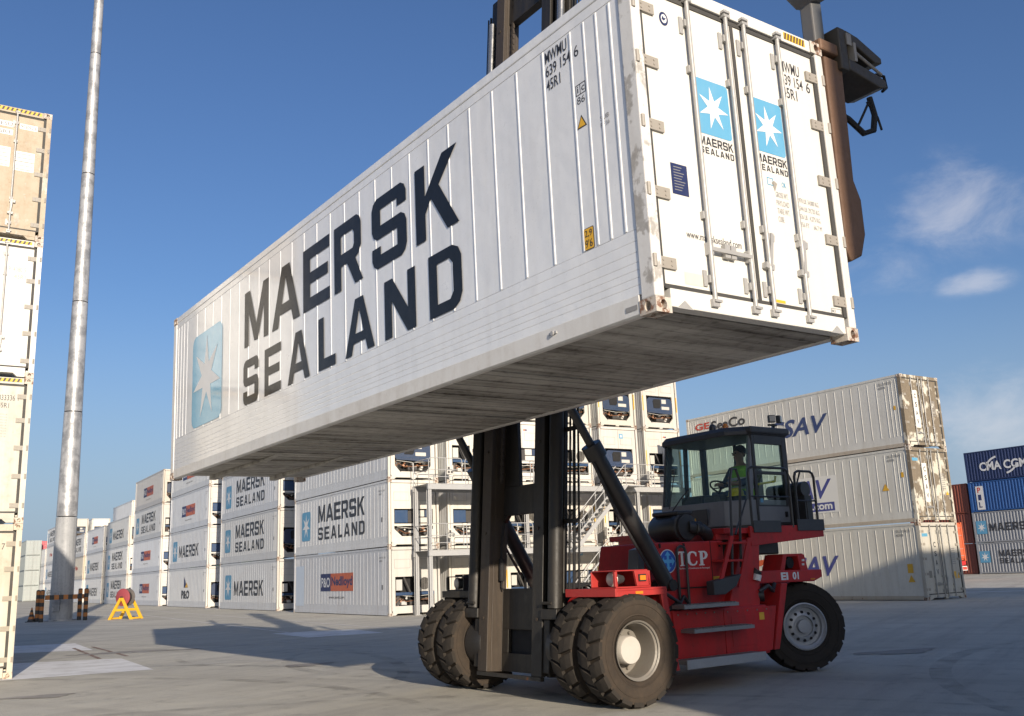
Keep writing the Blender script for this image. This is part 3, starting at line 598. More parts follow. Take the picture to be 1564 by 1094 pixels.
def container(loc, yaw, end, label, tint=(1, 1, 1), side_mat=None, end_mat=None, group='refrigerated containers stacked in the yard', frame_mat=None, z=0.0):
    root = empty('refrigerated_container', (loc[0], loc[1], loc[2] if len(loc) > 2 else z), yaw)
    fm = frame_mat or m_frame; sm = side_mat or m_reefer; em = end_mat or m_reefer_end
    link('shell', FR['shell'], sm, root); link('side_panel', FR['side_panel'], sm, root)
    link('bottom_rail', FR['bottom_rail'], fm if end == 'door' else sm, root); link('top_rail', FR['top_rail'], sm, root)
    for fx in (0, 1):
        for fy in (0, 1):
            o = link('corner_post', FR['corner_post'], em if fx == 0 else sm, root); o.location = (-L40 if fx else 0, W8 if fy else 0, 0); o.scale = (-1 if fx else 1, -1 if fy else 1, 1)
    castings(root, which=(0, 2, 4, 6, 1, 5))
    link('header', FR['header'], em, root); link('sill', FR['sill'], em, root)
    link('end_wall', FR['wing'], em, root)
    if end == 'door': door_end(root, em)
    else: unit_end(root, end)
    tag(root, label, 'container', group)
    tint_tree(root, tint, random.random())
    return root
# ---- side logos (local: x = -s)
YS = .008
def star_logo(root, s0, s1, z0, z1, mats=(None, None), c=YS):
    printed(('logo', s0, s1, z0, z1, c), lambda: Print('side', c).rrect(-s1, -s0, z0, z1, (z1 - z0) * .1), 'logo_panel', mats[0] or m_logo2, root)
    printed(('star', s0, s1, z0, z1, c), lambda: Print('side', c - .003).star(-(s0 + s1) / 2, (z0 + z1) / 2, (s1 - s0) * .44, (z1 - z0) * .44), 'logo_star', mats[1] or m_star, root)
def deco_ms(root):
    star_logo(root, 9.75, 11.0, .72, 2.2)
    printed('ms1', lambda: Print('side', YS).word('MAERSK', -8.6, -2.65, 1.55, 2.4), 'lettering', m_ink2, root)
    printed('ms2', lambda: Print('side', YS).word('SEALAND', -8.6, -2.65, .68, 1.3, gap=.35), 'lettering', m_ink2, root)
    codes(root)
def deco_m(root):
    star_logo(root, 9.3, 10.8, .6, 2.15)
    printed('m1', lambda: Print('side', YS).word('MAERSK', -8.7, -2.6, .85, 1.75), 'lettering', m_ink2, root)
    codes(root)
def codes(root):
    printed('codes', lambda: Print('side', YS).text('MWCU 612 384 0', -1.05, -.35, 2.42, 2.5).text('45R1', -1.05, -.75, 2.28, 2.36).rect(-.8, -.68, 1.1, 1.3), 'markings', m_ink_grey, root)
def deco_pon(root, web=True):
    printed('pn0', lambda: Print('side', YS).rect(-8.2, -6.85, 1.07, 1.9), 'logo_panel', m_navy, root)
    printed('pn1', lambda: Print('side', YS).rect(-6.85, -4.0, 1.07, 1.9), 'logo_panel', m_orange, root)
    printed('pn2', lambda: Print('side', YS - .003).text('P&O', -8.1, -6.95, 1.25, 1.72, bold=.02), 'lettering', m_star, root)
    printed('pn3', lambda: Print('side', YS - .003).text('Nedlloyd', -6.75, -4.1, 1.2, 1.75, bold=.03), 'lettering', m_navy, root)
    if web: printed('pn4', lambda: Print('side', YS).text('www.ponl.com', -7.1, -5.1, .68, .86, bold=.01), 'lettering', m_ink_grey, root)
    codes(root)
def deco_po(root):
    printed('po1', lambda: Print('side', YS).text('P&O', -7.4, -4.9, .62, 1.25, bold=.05), 'lettering', m_ink2, root)
    printed('po2', lambda: Print('side', YS).poly([(-6.7, 1.45), (-5.6, 1.45), (-6.7, 2.3)]), 'logo_flag', m_navy, root)
    printed('po3', lambda: Print('side', YS - .003).poly([(-6.3, 1.46), (-5.4, 1.46), (-5.75, 1.85)]), 'logo_flag', m_yellow, root)
    codes(root)
def deco_red(root):
    printed('rd1', lambda: Print('side', YS).text('CP Ships', -7.6, -4.6, 1.1, 1.75, bold=.05), 'lettering', m_red_ink, root)
def deco_none(root): codes(root)

# ================================================================== LIFTED CONTAINER
A0 = Vector((1.0801, 6.8567, 0)); YAW = 0.9483; ZL = 3.4339
hero = empty('lifted_container', (0, 0, 0))
Rh = Matrix.Rotation(-YAW, 3, 'Z') @ Matrix.Rotation(-0.0044, 3, 'Y') @ Matrix.Rotation(0.0116, 3, 'X')
hero.matrix_world = Matrix.Translation((A0.x, A0.y, ZL)) @ Rh.to_4x4()
tag(hero, 'large white refrigerated container hoisted in mid air by the red container handler', 'container')
rn = random.Random(2)
ribs = sorted(rib_list())
edges = [.155] + ribs + [L40 - .155]
for i in range(len(edges) - 1):
    a, b = edges[i], edges[i + 1]; dy = rn.uniform(-.0012, .0012); mb = MB()
    mb.box(-b + .002, -a - .002, .012 + dy, .05, .692, 2.692)
    if i < len(edges) - 2:
        mb.prism([(-b - .016, .0125), (-b - .007, .0055), (-b + .007, .0055), (-b + .016, .0125)], 'z', .70, 2.685)
    mb.build('side_panel', m_hero, hero, bevel=.0015, bseg=1)
zs = [.172, .25, .31, .37, .43, .51, .60, .69]
for a, b in zip(zs[:-1], zs[1:]):
    MB().prism([(.012, a + .0008), (.0108, a + .006), (.0108, b - .006), (.012, b - .0008), (.05, b - .0008), (.05, a + .0008)], 'x', -L40 + .156, -.156).build('kick_strip', m_hero, hero)
MB().box(-L40 + .156, -.156, .009, .06, 2.694, 2.785).build('upper_band', m_hero, hero, bevel=.003)
MB().box(-L40 + .17, -.17, .001, .09, 2.788, 2.885).build('top_rail', m_hero, hero, bevel=.01)
MB().box(-L40 + .18, -.18, .0005, .075, .02, .17).prism([(.0, .02), (.075, .02), (.075, .008), (.02, .008)], 'x', -L40 + .18, -.18).build('bottom_rail', m_hero_frame, hero, bevel=.004)
MB().box(-L40 + .17, -.17, W8 - .09, W8 - .001, 2.788, 2.885).build('top_rail', m_hero, hero, bevel=.01)
MB().box(-L40 + .18, -.18, W8 - .075, W8 - .001, .062, .17).build('bottom_rail', m_hero_frame, hero, bevel=.004)
MB().box(-L40 + .156, -.156, W8 - .05, W8 - .012, .172, 2.786).build('far_side_wall', m_hero, hero)
MB().box(-L40 + .1, -.1, .09, W8 - .09, 2.83, 2.875).build('roof', m_hero, hero)
for i in range(5):
    x0 = -L40 + .2 + i * (L40 - .4) / 5; x1 = x0 + (L40 - .4) / 5
    fs_ = MB().box(x0 + .004, x1 - .004, .076, W8 - .076, .075 + .004 * (i % 2), .16)
    for k in range(9): fs_.box(x0 + .11 + k * .255, x0 + .135 + k * .255, .08, W8 - .08, .0715, .075 + .004 * (i % 2))
    fs_.build('floor_sheet', m_under, hero)
for i in range(1, 5):
    x0 = -L40 + .2 + i * (L40 - .4) / 5; MB().box(x0 - .03, x0 + .03, .08, W8 - .08, .060, .074).build('floor_seam', m_under, hero)
for y in (.62, 1.72): MB().prism([(-L40 + .2, .0), (-L40 + 2.6, .03), (-L40 + 3.3, .074), (-L40 + .2, .074)], 'y', y, y + .12).build('tunnel_rail', m_under, hero, bevel=.01)
for fx in (0, 1):
    for fy in (0, 1):
        mb = MB(); sx = -1 if fx == 0 else 1; ox = 0 if fx == 0 else -L40; oy = 0 if fy == 0 else W8; sy = 1 if fy == 0 else -1
        mb.box(ox, ox + sx * .154, oy + sy * 0.0, oy + sy * .1, .119, HC - .125)
        mb.build('corner_post', m_hero_post if fx == 0 and fy == 0 else m_hero_frame, hero, bevel=.012)
castings(hero)
MB().box(-.12, -.002, .163, W8 - .163, HC - .128, HC - .012).build('header', m_hero_door, hero, bevel=.006)
MB().box(-.12, -.002, .163, W8 - .163, .055, .2).build('sill', m_hero_door, hero, bevel=.006)
for y in (.21, W8 - .38):
    MB().prism([(y, .045), (y + .17, .045), (y + .085, .11)], 'x', .0, .012).build('sill_gusset', m_galv, hero)
MB().box(-L40 + .002, -L40 + .12, .163, W8 - .163, HC - .14, HC - .014).build('front_header', m_hero_frame, hero)
MB().box(-L40 + .002, -L40 + .12, .163, W8 - .163, .09, .2).build('front_sill', m_hero_frame, hero)
hd = door_end(hero, m_hero_door)
for n, me, m in UNITS['A']:
    o = link(n, me, m, hero); o.location = (-L40, W8, 0); o.rotation_euler = (0, 0, math.pi)
# lettering on the side
S = .0045
def hero_word(w, spans, z0, z1):
    for c, (a, b) in zip(w, spans): Print('side', S).glyph(c, -b, -a, z0, z1).build('letter', m_ink, hero)
hero_word('MAERSK', [(7.66, 8.61), (6.56, 7.53), (5.63, 6.45), (4.73, 5.50), (3.68, 4.49), (2.63, 3.48)], 1.585, 2.425)
hero_word('SEALAND', [(8.03, 8.64), (7.21, 7.80), (6.25, 6.97), (5.49, 5.98), (4.47, 5.22), (3.53, 4.22), (2.62, 3.25)], .72, 1.385)
Print('side', S).rrect(-11.07, -9.6, .73, 2.28, .17).build('logo_panel', m_logo, hero)
Print('side', S - .003).star(-10.33, 1.5, .68, .70).build('logo_star', m_star, hero)
S2 = .0098
Print('side', S2).text('MWMU', -1.135, -.83, 2.55, 2.66, bold=.005).text('639 154', -1.135, -.79, 2.42, 2.525, bold=.005).text('6', -.74, -.68, 2.42, 2.525, bold=.005).text('45R1', -1.135, -.94, 2.285, 2.39, bold=.005).build('container_number', m_ink2, hero)
Print('side', S2).frame(-.75, -.62, 2.06, 2.16, .008).rect(-.695, -.688, 2.068, 2.152).text('i', -.73, -.715, 2.085, 2.145, bold=.01).text('c', -.675, -.635, 2.085, 2.13, bold=.01).text('86', -.74, -.64, 1.98, 2.045).build('class_mark', m_ink2, hero)
Print('side', S2).poly([(-.765, 1.762), (-.635, 1.762), (-.70, 1.88)]).build('warning_triangle', m_ink2, hero)
Print('side', S2 - .002).poly([(-.748, 1.772), (-.652, 1.772), (-.70, 1.86)]).build('warning_triangle', m_yellow, hero)
Print('side', S2).rrect(-.775, -.645, .695, .885, .015).build('height_label', m_ink2, hero)
Print('side', S2 - .002).rrect(-.768, -.652, .702, .878, .012).build('height_label', m_yellow, hero)
Print('side', S2 - .004).text('2,9', -.755, -.665, .80, .865).text("9'6", -.755, -.665, .715, .785).build('height_label', m_ink2, hero)
Print('side', S2).text('SUB', -.47, -.36, 1.72, 1.76).text('RF 56', -.47, -.36, 1.66, 1.7).build('repair_mark', m_ink_grey, hero)
Print('side', -.003).rect(-.33, -.2, .06, .1).build('maker_plate', m_ink_grey, hero)
MB().cyl((-1.24, .001, .115), (-1.24, -.02, .115), .02, n=8).box(-1.29, -1.19, -.01, .001, .105, .125).build('tie_lug', m_galv, hero)
# print on the doors
DX = -.0275
for d, y0, y1 in ((hd[0], .675, 1.075), (hd[1], 1.365, 1.765)):
    Print('end', DX).rrect(y0, y1, 1.60, 2.10, .035).build('logo_panel', m_logo2, d)
    Print('end', DX + .002).star((y0 + y1) / 2, 1.85, .18, .2, rot=.15).build('logo_star', m_star, d)
    Print('end', DX).word('MAERSK', y0 + .0, y1 + .0, 1.50, 1.575).word('SEALAND', y0 + .0, y1 + .0, 1.425, 1.482, gap=.35).build('lettering', m_ink2, d)
Print('end', DX).text('MWMU', 1.83, 2.1, 2.47, 2.58, bold=.005).text('639 154', 1.83, 2.13, 2.345, 2.45, bold=.005).text('6', 2.18, 2.235, 2.345, 2.45, bold=.005).text('45R1', 1.83, 2.03, 2.215, 2.32, bold=.005).build('container_number', m_ink2, hd[1])
Print('end', DX).text('www.maersksealand.com', .42, 1.05, .65, .71).build('lettering', m_ink2, hd[0])
pr = Print('end', DX)
for i, (a, b) in enumerate((('GROSS WT.', '74,970 LB. 34,000 KG.'), ('PAYLOAD', '65,544 LB. 29,725 KG.'), ('TARE WT.', '9,426 LB.  4,275 KG.'), ('CUBE', '2,356 FT     66.7 M'))):
    z = 1.205 - i * .075; pr.text(a, 1.565, 1.73 if i != 3 else 1.64, z, z + .05).text(b, 1.83, 2.15, z, z + .05)
pr.build('weight_table', m_ink_grey, hd[1])
Print('end', DX).rect(.31, .49, .995, 1.255).build('safety_plate', m_blue_sticker, hd[0])
pr = Print('end', DX + .002)
for i in range(9): pr.rect(.335, .335 + .13 * (.6 + .4 * ((i * 37) % 7) / 7), 1.03 + i * .024, 1.036 + i * .024)
pr.build('safety_plate_text', m_ink_grey, hd[0])
Print('end', DX).ellipse(.385, 2.53, .05, .062).build('approval_seal', m_blue_sticker, hd[0]); Print('end', DX + .002).ellipse(.385, 2.53, .032, .04).build('approval_seal', m_sticker, hd[0]); Print('end', DX + .004).poly([(.36, 2.52), (.385, 2.51), (.41, 2.54), (.385, 2.535), (.37, 2.555)]).build('approval_seal', m_blue_sticker, hd[0])
Print('end', DX).rect(.36, .55, .265, .36).build('inspection_sticker', paint('sticker_cream', (.68, .62, .5), .6, .2), hd[0])
Print('end', DX).text('OK', 1.66, 1.72, 1.31, 1.36, bold=.02).frame(1.47, 1.55, 1.3, 1.37, .008).build('test_mark', m_logo2, hd[1])
Print('end', DX).poly([(1.56, 1.25), (1.6, 1.33), (1.56, 1.35), (1.53, 1.33)]).build('test_sticker', m_hinge, hd[1])
Print('end', DX).rect(1.4, 1.53, .245, .27).build('yellow_label', m_yellow, hd[1]); Print('end', DX).frame(2.14, 2.28, .235, .285, .005).text('MCI', 2.15, 2.2, .248, .272, bold=.02).build('maker_label', m_ink_grey, hd[1])
Print('end', 0).rect(1.9, 2.2, 2.795, 2.865).build('hazard_strip', m_yellow, hero)
for i in range(7):
    y = 1.905 + i * .042; Print('end', .002).poly([(y, 2.797), (y + .02, 2.797), (y + .035, 2.863), (y + .015, 2.863)]).build('hazard_stripe', m_ink2, hero)
tint_tree(hero, (1, 1, 1), .37)

# ================================================================== CONTAINER HANDLER
def at(s, t, z=0): return Vector((A0.x - math.cos(YAW) * s + math.sin(YAW) * t, A0.y + math.sin(YAW) * s + math.cos(YAW) * t, z))
truck = empty('container_handler', at(5.85, 3.0), -YAW)
tag(truck, 'red container handler truck with tall dark mast and grey cab', 'forklift')
T = truck
# --- wheels
def tyre_mesh(r, w, lugs=20, lug_d=.05):
    m = MB(); h = w / 2
    prof = [(r * .5, -h * .55), (r * .56, -h * .82), (r * .7, -h * .98), (r * .84, -h), (r * .93, -h * .92), (r - lug_d, -h * .8), (r - lug_d, h * .8), (r * .93, h * .92), (r * .84, h), (r * .7, h * .98), (r * .56, h * .82), (r * .5, h * .55)]
    m.lathe(prof, (0, 0, 0), (1, 0, 0), 56)
    casing = m; m = MB()
    for side in (-1, 1):
        for i in range(lugs):
            t0 = 2 * math.pi * (i + (.5 if side > 0 else 0)) / lugs; dt = 2 * math.pi / lugs
            rings = []
            # chevron block in (angle, x): outer edge at the shoulder
            xs = [h * .97 * side, h * .55 * side, h * .03 * side]; skew = [0, .16 * dt, .36 * dt]
            for x, sk in zip(xs, skew):
                ro = r - (.02 if abs(x) > h * .9 else 0)
                wd = .42 * dt if abs(x) > h * .5 else .37 * dt
                rings.append([(x, t0 + sk - wd, r - lug_d - .02), (x, t0 + sk + wd, r - lug_d - .02), (x, t0 + sk + wd * .92, ro), (x, t0 + sk - wd * .92, ro)])
            vs = []
            for rg in rings:
                for x, t, rr in rg: vs.append((x, rr * math.cos(t), rr * math.sin(t)))
            fs = [(0, 1, 2, 3), (8, 11, 10, 9)]
            for a in (0, 4): fs += [(a, a + 4, a + 5, a + 1), (a + 1, a + 5, a + 6, a + 2), (a + 2, a + 6, a + 7, a + 3), (a + 3, a + 7, a + 4, a)]
            m.add(vs, fs)
    tread = m; m = casing
    for xs in (-1, 1):
        m.lathe([(r * .80, xs * h * 1.0), (r * .805, xs * (h + .006)), (r * .82, xs * (h + .006)), (r * .825, xs * h * 1.0)], (0, 0, 0), (1, 0, 0), 48)
        m.lathe([(r * .60, xs * h * .87), (r * .62, xs * (h * .92 + .006)), (r * .64, xs * h * .93)], (0, 0, 0), (1, 0, 0), 48)
    return m.mesh('tyre', True), tread.mesh('tread')
RF, WF = .65, .40
TYRE, TREAD = tyre_mesh(RF, WF)
def front_wheel(x, outer, side):
    """wheel centre at x; outer = deep dish visible from outside"""
    ty = link('tyre', TYRE, m_tyre, T); ty.location = (x, .07, RF); ty.rotation_euler.x = random.uniform(0, 6); tr_ = link('tread', TREAD, m_tread, ty); tr_['kind'] = 'stuff'
    h = WF / 2; sgn = side
    rim = MB(); rim.lathe([(RF * .50, h * .80), (RF * .53, h * .86), (RF * .52, h * .72), (RF * .475, h * .62), (RF * .46, h * .2), (RF * .45, -h * .75), (RF * .3, -h * .8), (.02, -h * .8)], (0, 0, 0), (sgn, 0, 0), 40)
    o = rim.build('rim', m_rim, ty, True); o.rotation_euler.x = -ty.rotation_euler.x
    if outer:
        hb = MB(); hb.lathe([(.165, -h * .8), (.165, h * .1), (.155, h * .2), (.06, h * .22), (.001, h * .22)], (0, 0, 0), (sgn, 0, 0), 32)
        o = hb.build('hub', m_hub, ty, True); o.rotation_euler.x = -ty.rotation_euler.x
        nb = MB()
        for k in range(12):
            t = 2 * math.pi * k / 12; nb.cyl((-sgn * h * .8, .235 * math.cos(t), .235 * math.sin(t)), (-sgn * h * .6, .235 * math.cos(t), .235 * math.sin(t)), .018, n=6)
        o = nb.build('wheel_nuts', m_rim, ty); o['kind'] = 'stuff'
for side in (1, -1):
    front_wheel(side * 1.86, True, side); front_wheel(side * 1.33, False, side)
TYRE2, TREAD2 = tyre_mesh(RF, .38)
for side in (1, -1):
    ty = link('tyre', TYRE2, m_tyre_dark, T); ty.location = (side * .98, 4.32, RF)
    tr_ = link('tread', TREAD2, m_tyre_dark, ty); tr_['kind'] = 'stuff'
    st = R(-26); ty.rotation_euler = (random.uniform(0, 1), 0, st)
    h = .19
    rim = MB(); rim.lathe([(RF * .52, h * .8), (RF * .53, h * .9), (RF * .50, h * .95), (RF * .47, h * .78), (RF * .44, h * .72), (RF * .43, h * .42), (RF * .36, h * .4), (.17, h * .62), (.155, h * .62), (.15, h * .4), (.10, h * .4), (.095, h * .75), (.001, h * .78)], (0, 0, 0), (side, 0, 0), 44)
    rim.build('rim', m_rim_light, ty, True)
    ho = MB()
    for k in range(12):
        t = 2 * math.pi * k / 12; c = (side * h * .56, .205 * math.cos(t), .205 * math.sin(t)); ho.cyl((side * h * .3, c[1], c[2]), (side * h * .585, c[1], c[2]), .022, n=10)
    ho.build('rim_holes', m_black, ty)
MB().cyl((-1.7, 0, RF), (-.72, 0, RF), .2, n=16).cyl((.72, 0, RF), (1.7, 0, RF), .2, n=16).cyl((-.72, .16, RF), (.72, .16, RF), .12, n=12).box(-.5, .5, .06, .4, .35, .9).cyl((-1.13, 0, RF), (-.75, 0, RF), .33, n=20).cyl((1.13, 0, RF), (.75, 0, RF), .33, n=20).build('front_axle', m_cyl, T, True)
MB().cyl((-.85, 4.25, RF), (.85, 4.25, RF), .12, n=12).box(-.5, .5, 4.0, 4.5, .45, .9).build('rear_axle', m_cyl, T, True)
# --- chassis and bodywork (x to the near side, y to the rear, z up; front axle at y=0)
MB().box(-.98, .98, .62, 3.3, .40, 1.3).build('chassis', m_red, T, bevel=.015)
for sx in (1, -1):
    X = lambda v: v * sx
    def B(x0, x1, *a): return MB().box(X(x0), X(x1), *a)
    B(.982, 1.33, 1.25, 3.2, .36, 1.02).build('tank_side', m_red, T, bevel=.02)
    MB().prism([(1.37, .40), (2.28, .38), (2.28, 1.0), (1.32, 1.03)], 'x', X(1.333), X(1.35)).build('side_panel', m_red, T, bevel=.006)
    MB().prism([(2.29, .38), (3.22, .40), (3.38, 1.0), (2.29, 1.0)], 'x', X(1.333), X(1.35)).build('side_panel', m_red, T, bevel=.006)
    B(1.351, 1.356, 2.42, 2.95, .5, .9).build('hatch', m_red, T, bevel=.002)
    # mudguard behind the drive wheels
    MB().hexa([(X(1.0), .72, .40), (X(1.93), .72, .40), (X(1.93), .765, .40), (X(1.0), .765, .40)], [(X(1.0), .58, 1.32), (X(1.93), .58, 1.32), (X(1.93), .625, 1.32), (X(1.0), .625, 1.32)]).build('mudguard', m_red, T, bevel=.006)
    MB().hexa([(X(1.91), .70, .36), (X(1.95), .70, .36), (X(1.95), .80, .36), (X(1.91), .80, .36)], [(X(1.91), .56, 1.32), (X(1.95), .56, 1.32), (X(1.95), .66, 1.32), (X(1.91), .66, 1.32)]).build('mudguard_flange', m_red_bright, T, bevel=.004)
    fm_ = m_red_bright if sx > 0 else m_mast  # far fender coloured dark to stand in for the hoisted container's shade
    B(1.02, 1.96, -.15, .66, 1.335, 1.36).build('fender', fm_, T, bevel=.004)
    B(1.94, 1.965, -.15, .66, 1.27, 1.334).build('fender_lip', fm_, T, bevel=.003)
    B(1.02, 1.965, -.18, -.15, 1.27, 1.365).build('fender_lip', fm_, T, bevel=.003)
    # tread steps
    for (y0, y1, z, xo) in ((1.25, 2.75, .40, 1.62), (1.45, 2.60, .775, 1.60), (1.32, 2.35, 1.085, 1.58)):
        st = MB(); st.box(X(1.352), X(xo), y0, y1, z - .035, z + .01)
        for k in range(int((y1 - y0) / .06)): st.box(X(1.38), X(xo - .02), y0 + .02 + k * .06, y0 + .045 + k * .06, z + .01, z + .02)
        st.build('step', m_step, T)
    B(1.60, 1.63, 1.25, 2.75, .31, .425).build('step_skirt', m_rim_light, T, bevel=.004)
MB().box(1.966, 1.969, .14, .26, 1.29, 1.322).build('fender_reflector', m_amber, T)
MB().prism([(1.06, 1.30), (2.55, 1.30), (2.55, 1.93), (1.2, 1.91)], 'x', .12, 1.2).build('hood', m_red, T, bevel=.02)
MB().box(-1.19, 1.19, .8, 2.6, 1.03, 1.298).build('hood_base', m_red, T, bevel=.01)
for y in (2.28,): MB().box(1.2, 1.204, y, y + .012, 1.31, 1.92).build('hood_seam', m_black, T)
MB().box(1.2, 1.206, 1.1, 2.55, 1.296, 1.312).build('hood_seam', m_black, T)
for y, z in [(1.42 + .17 * k, .97) for k in range(5)] + [(2.36 + .2 * k, .96) for k in range(5)]:
    MB().cyl((1.35, y, z), (1.358, y, z), .012, n=8).build('bolt', m_rim, T, True)
for y in (1.3, 1.75, 2.45): MB().box(1.2, 1.215, y, y + .03, 1.84, 1.9).build('hood_latch', m_black, T, bevel=.003)
MB().box(1.2, 1.204, 2.3, 2.42, 1.36, 1.44).build('warning_label', m_yellow, T); MB().box(1.35, 1.354, 3.0, 3.1, .82, .92).build('warning_label', m_yellow, T)
for k in range(4):
    x = .3 + .13 * k
    MB().tube([(x, .75, 1.3), (x + .02, .5, 1.42), (x + .05, .2, 1.36), (x + .08, .02, 1.2)], .018, 6).build('hydraulic_hose', m_black, T, True)
for k in range(7): MB().box(.3 + k * .12, .35 + k * .12, 1.07 + .0, 1.12, 1.42, 1.45).build('grille_slat', m_black, T)
# headlight box on the near fender, and its far twin
for sx in (1, -1):
    X = lambda v: v * sx
    bx = MB().box(X(1.45), X(1.92), -.12, .44, 1.362, 1.38).box(X(1.45), X(1.92), .40, .44, 1.38, 1.56).box(X(1.45), X(1.47), -.12, .40, 1.38, 1.56).hexa([(X(1.88), .22, 1.381), (X(1.92), .22, 1.381), (X(1.92), .44, 1.381), (X(1.88), .44, 1.381)], [(X(1.88), .18, 1.575), (X(1.92), .18, 1.575), (X(1.92), .40, 1.575), (X(1.88), .40, 1.575)]).box(X(1.47), X(1.92), -.12, .40, 1.56, 1.575).box(X(1.88), X(1.92), -.13, -.09, 1.38, 1.56)
    bo = bx.build('light_box', m_red_bright if sx > 0 else m_mast, T, bevel=.006)  # far box darkened like its fender, the container's shade put into its colour
    MB().cyl((X(1.70), .16, 1.47), (X(1.76), -.04, 1.47), .05, .088, n=18).build('headlight_bowl', m_cab_dark, bo, True)
    MB().lathe([(.086, 0), (.06, .03), (.001, .045)], (X(1.76), -.04, 1.47), (sx * .3, -1, 0), 20).build('headlight_lens', m_lens, bo, True)
    MB().box(X(1.921), X(1.932), .24, .36, 1.435, 1.52).build('lamp_bezel', m_black, bo); MB().box(X(1.933), X(1.942), .255, .345, 1.45, 1.505).build('indicator_lens', m_amber, bo)
# hose guard plate
MB().hexa([(1.02, .86, 1.4), (1.22, .86, 1.4), (1.22, .98, 1.4), (1.02, .98, 1.4)], [(1.02, .92, 1.83), (1.2, .92, 1.83), (1.2, 1.05, 1.86), (1.02, 1.05, 1.86)]).build('guard_plate', m_grey_steel, T, bevel=.008)
# tilt cylinders
for sx in (1, -1):
    b = Vector((sx * 1.42, 1.2, 1.36)); d = Vector((-.06 * sx, -1.16, 1.86)).normalized()
    c = MB(); c.cyl(b, b + d * 2.02, .105, n=20).cyl(b + d * 1.93, b + d * 2.12, .135, n=20); co = c.build('tilt_cylinder', m_cyl, T, True)
    MB().cyl(b + d * 2.1, b + d * 2.85, .055, n=14).build('cylinder_rod', m_cyl, co, True)
    MB().cyl(b + Vector((-sx * .34, 0, 0)), b + Vector((sx * .115, 0, 0)), .075, n=16).build('cylinder_pin', m_mast, co, True)
    e = b + d * 2.85
    MB().box(min(sx * 1.0, sx * 1.5), max(sx * 1.0, sx * 1.5), e.y - .1, e.y + .14, e.z - .12, e.z + .12).build('cylinder_lug', m_mast, co, bevel=.02)
    MB().tube([b + d * 1.95 + Vector((sx * .02, -.13, .0)), b + d * 1.2 + Vector((sx * .02, -.17, -.06)), b + d * .3 + Vector((sx * .02, -.14, -.05))], .02, 8).build('hose', m_cyl, co, True)
# decals
HX = 1.2035
Print('end', HX).ellipse(1.45, 1.665, .155, .158).build('logo_ring', m_star, T)
Print('end', HX + .002).ellipse(1.45, 1.665, .142, .146).build('logo_disc', paint('logo_royal_blue', (.03, .1, .5), .4, .1), T)
lg = Print('end', HX + .004); cx, cz = 1.45, 1.665
lb = paint('logo_sky_blue', (.12, .45, .8), .4, .1)
for (dx, dz) in ((0, 1), (0, -1), (1, 0), (-1, 0)):
    px, pz = -dz, dx
    pts = [(.03, .034), (.03, .075), (-.0, .075), (-.0, .075)]
    a = lambda u, w: (cx + dx * u * .92 + px * w * .92, cz + dz * u + pz * w)
    lg.poly([a(.03, -.022), a(.075, -.022), a(.075, -.06), a(.135, 0), a(.075, .06), a(.075, .022), a(.03, .022)])
lg.rect(cx - .027, cx + .027, cz - .029, cz + .029); lg.build('logo_arrows', lb, T)
Print('end', HX).glyph('T', 1.64, 1.80, 1.595, 1.79).glyph('C', 1.81, 2.01, 1.595, 1.79).glyph('P', 2.04, 2.22, 1.595, 1.79).build('logo_letters', m_star, T)
Print('end', HX).text('Terminal de Contêineres de Paranaguá', 1.65, 2.24, 1.545, 1.575, bold=.01).build('logo_caption', m_star, T)
# rear fender with number
for sx in (1, -1):
    X = lambda v: v * sx
    MB().prism([(3.05, 1.31), (4.42, 1.30), (4.62, 1.36), (4.62, 1.47), (3.05, 1.49)], 'x', X(.75), X(1.25)).build('rear_fender', m_red, T, bevel=.015)
    MB().prism([(3.72, 1.47), (4.36, 1.47), (4.30, 1.70), (3.82, 1.71)], 'x', X(.85), X(.87)).build('lamp_housing', m_red, T)
    MB().prism([(3.72, 1.47), (3.82, 1.47), (3.90, 1.70), (3.82, 1.71)], 'x', X(.871), X(1.2)).prism([(4.18, 1.47), (4.36, 1.47), (4.30, 1.70), (4.14, 1.70)], 'x', X(.871), X(1.2)).prism([(3.83, 1.675), (4.3, 1.675), (4.28, 1.715), (3.84, 1.715)], 'x', X(.871), X(1.19)).build('lamp_housing', m_red, T, bevel=.006)
    MB().cyl((X(.9), 4.02, 1.585), (X(1.15), 4.02, 1.585), .085, n=16).build('reversing_lamp', m_black, T, True)
    MB().box(X(1.201), X(1.21), 4.22, 4.27, 1.54, 1.57).box(X(1.201), X(1.21), 4.23, 4.28, 1.6, 1.63).build('tail_lens', m_sticker, T)
    MB().hexa([(X(1.0), 3.25, .40), (X(1.36), 3.25, .40), (X(1.36), 3.36, .40), (X(1.0), 3.36, .40)], [(X(1.0), 3.52, 1.30), (X(1.36), 3.52, 1.30), (X(1.36), 3.66, 1.30), (X(1.0), 3.66, 1.30)]).build('rear_mudguard', m_red, T, bevel=.01)
Print('end', 1.2535).text('EI', 3.66, 3.82, 1.34, 1.45, bold=.04).text('01', 3.92, 4.06, 1.34, 1.45, bold=.04).build('fleet_number', m_star, T)
MB().box(1.251, 1.256, 4.33, 4.43, 1.325, 1.345).build('fender_reflector', m_amber, T)
MB().prism([(3.35, .55), (4.95, .55), (5.05, .8), (5.0, 1.3), (3.35, 1.3)], 'x', -.6, .6).build('counterweight', m_red, T, bevel=.04)
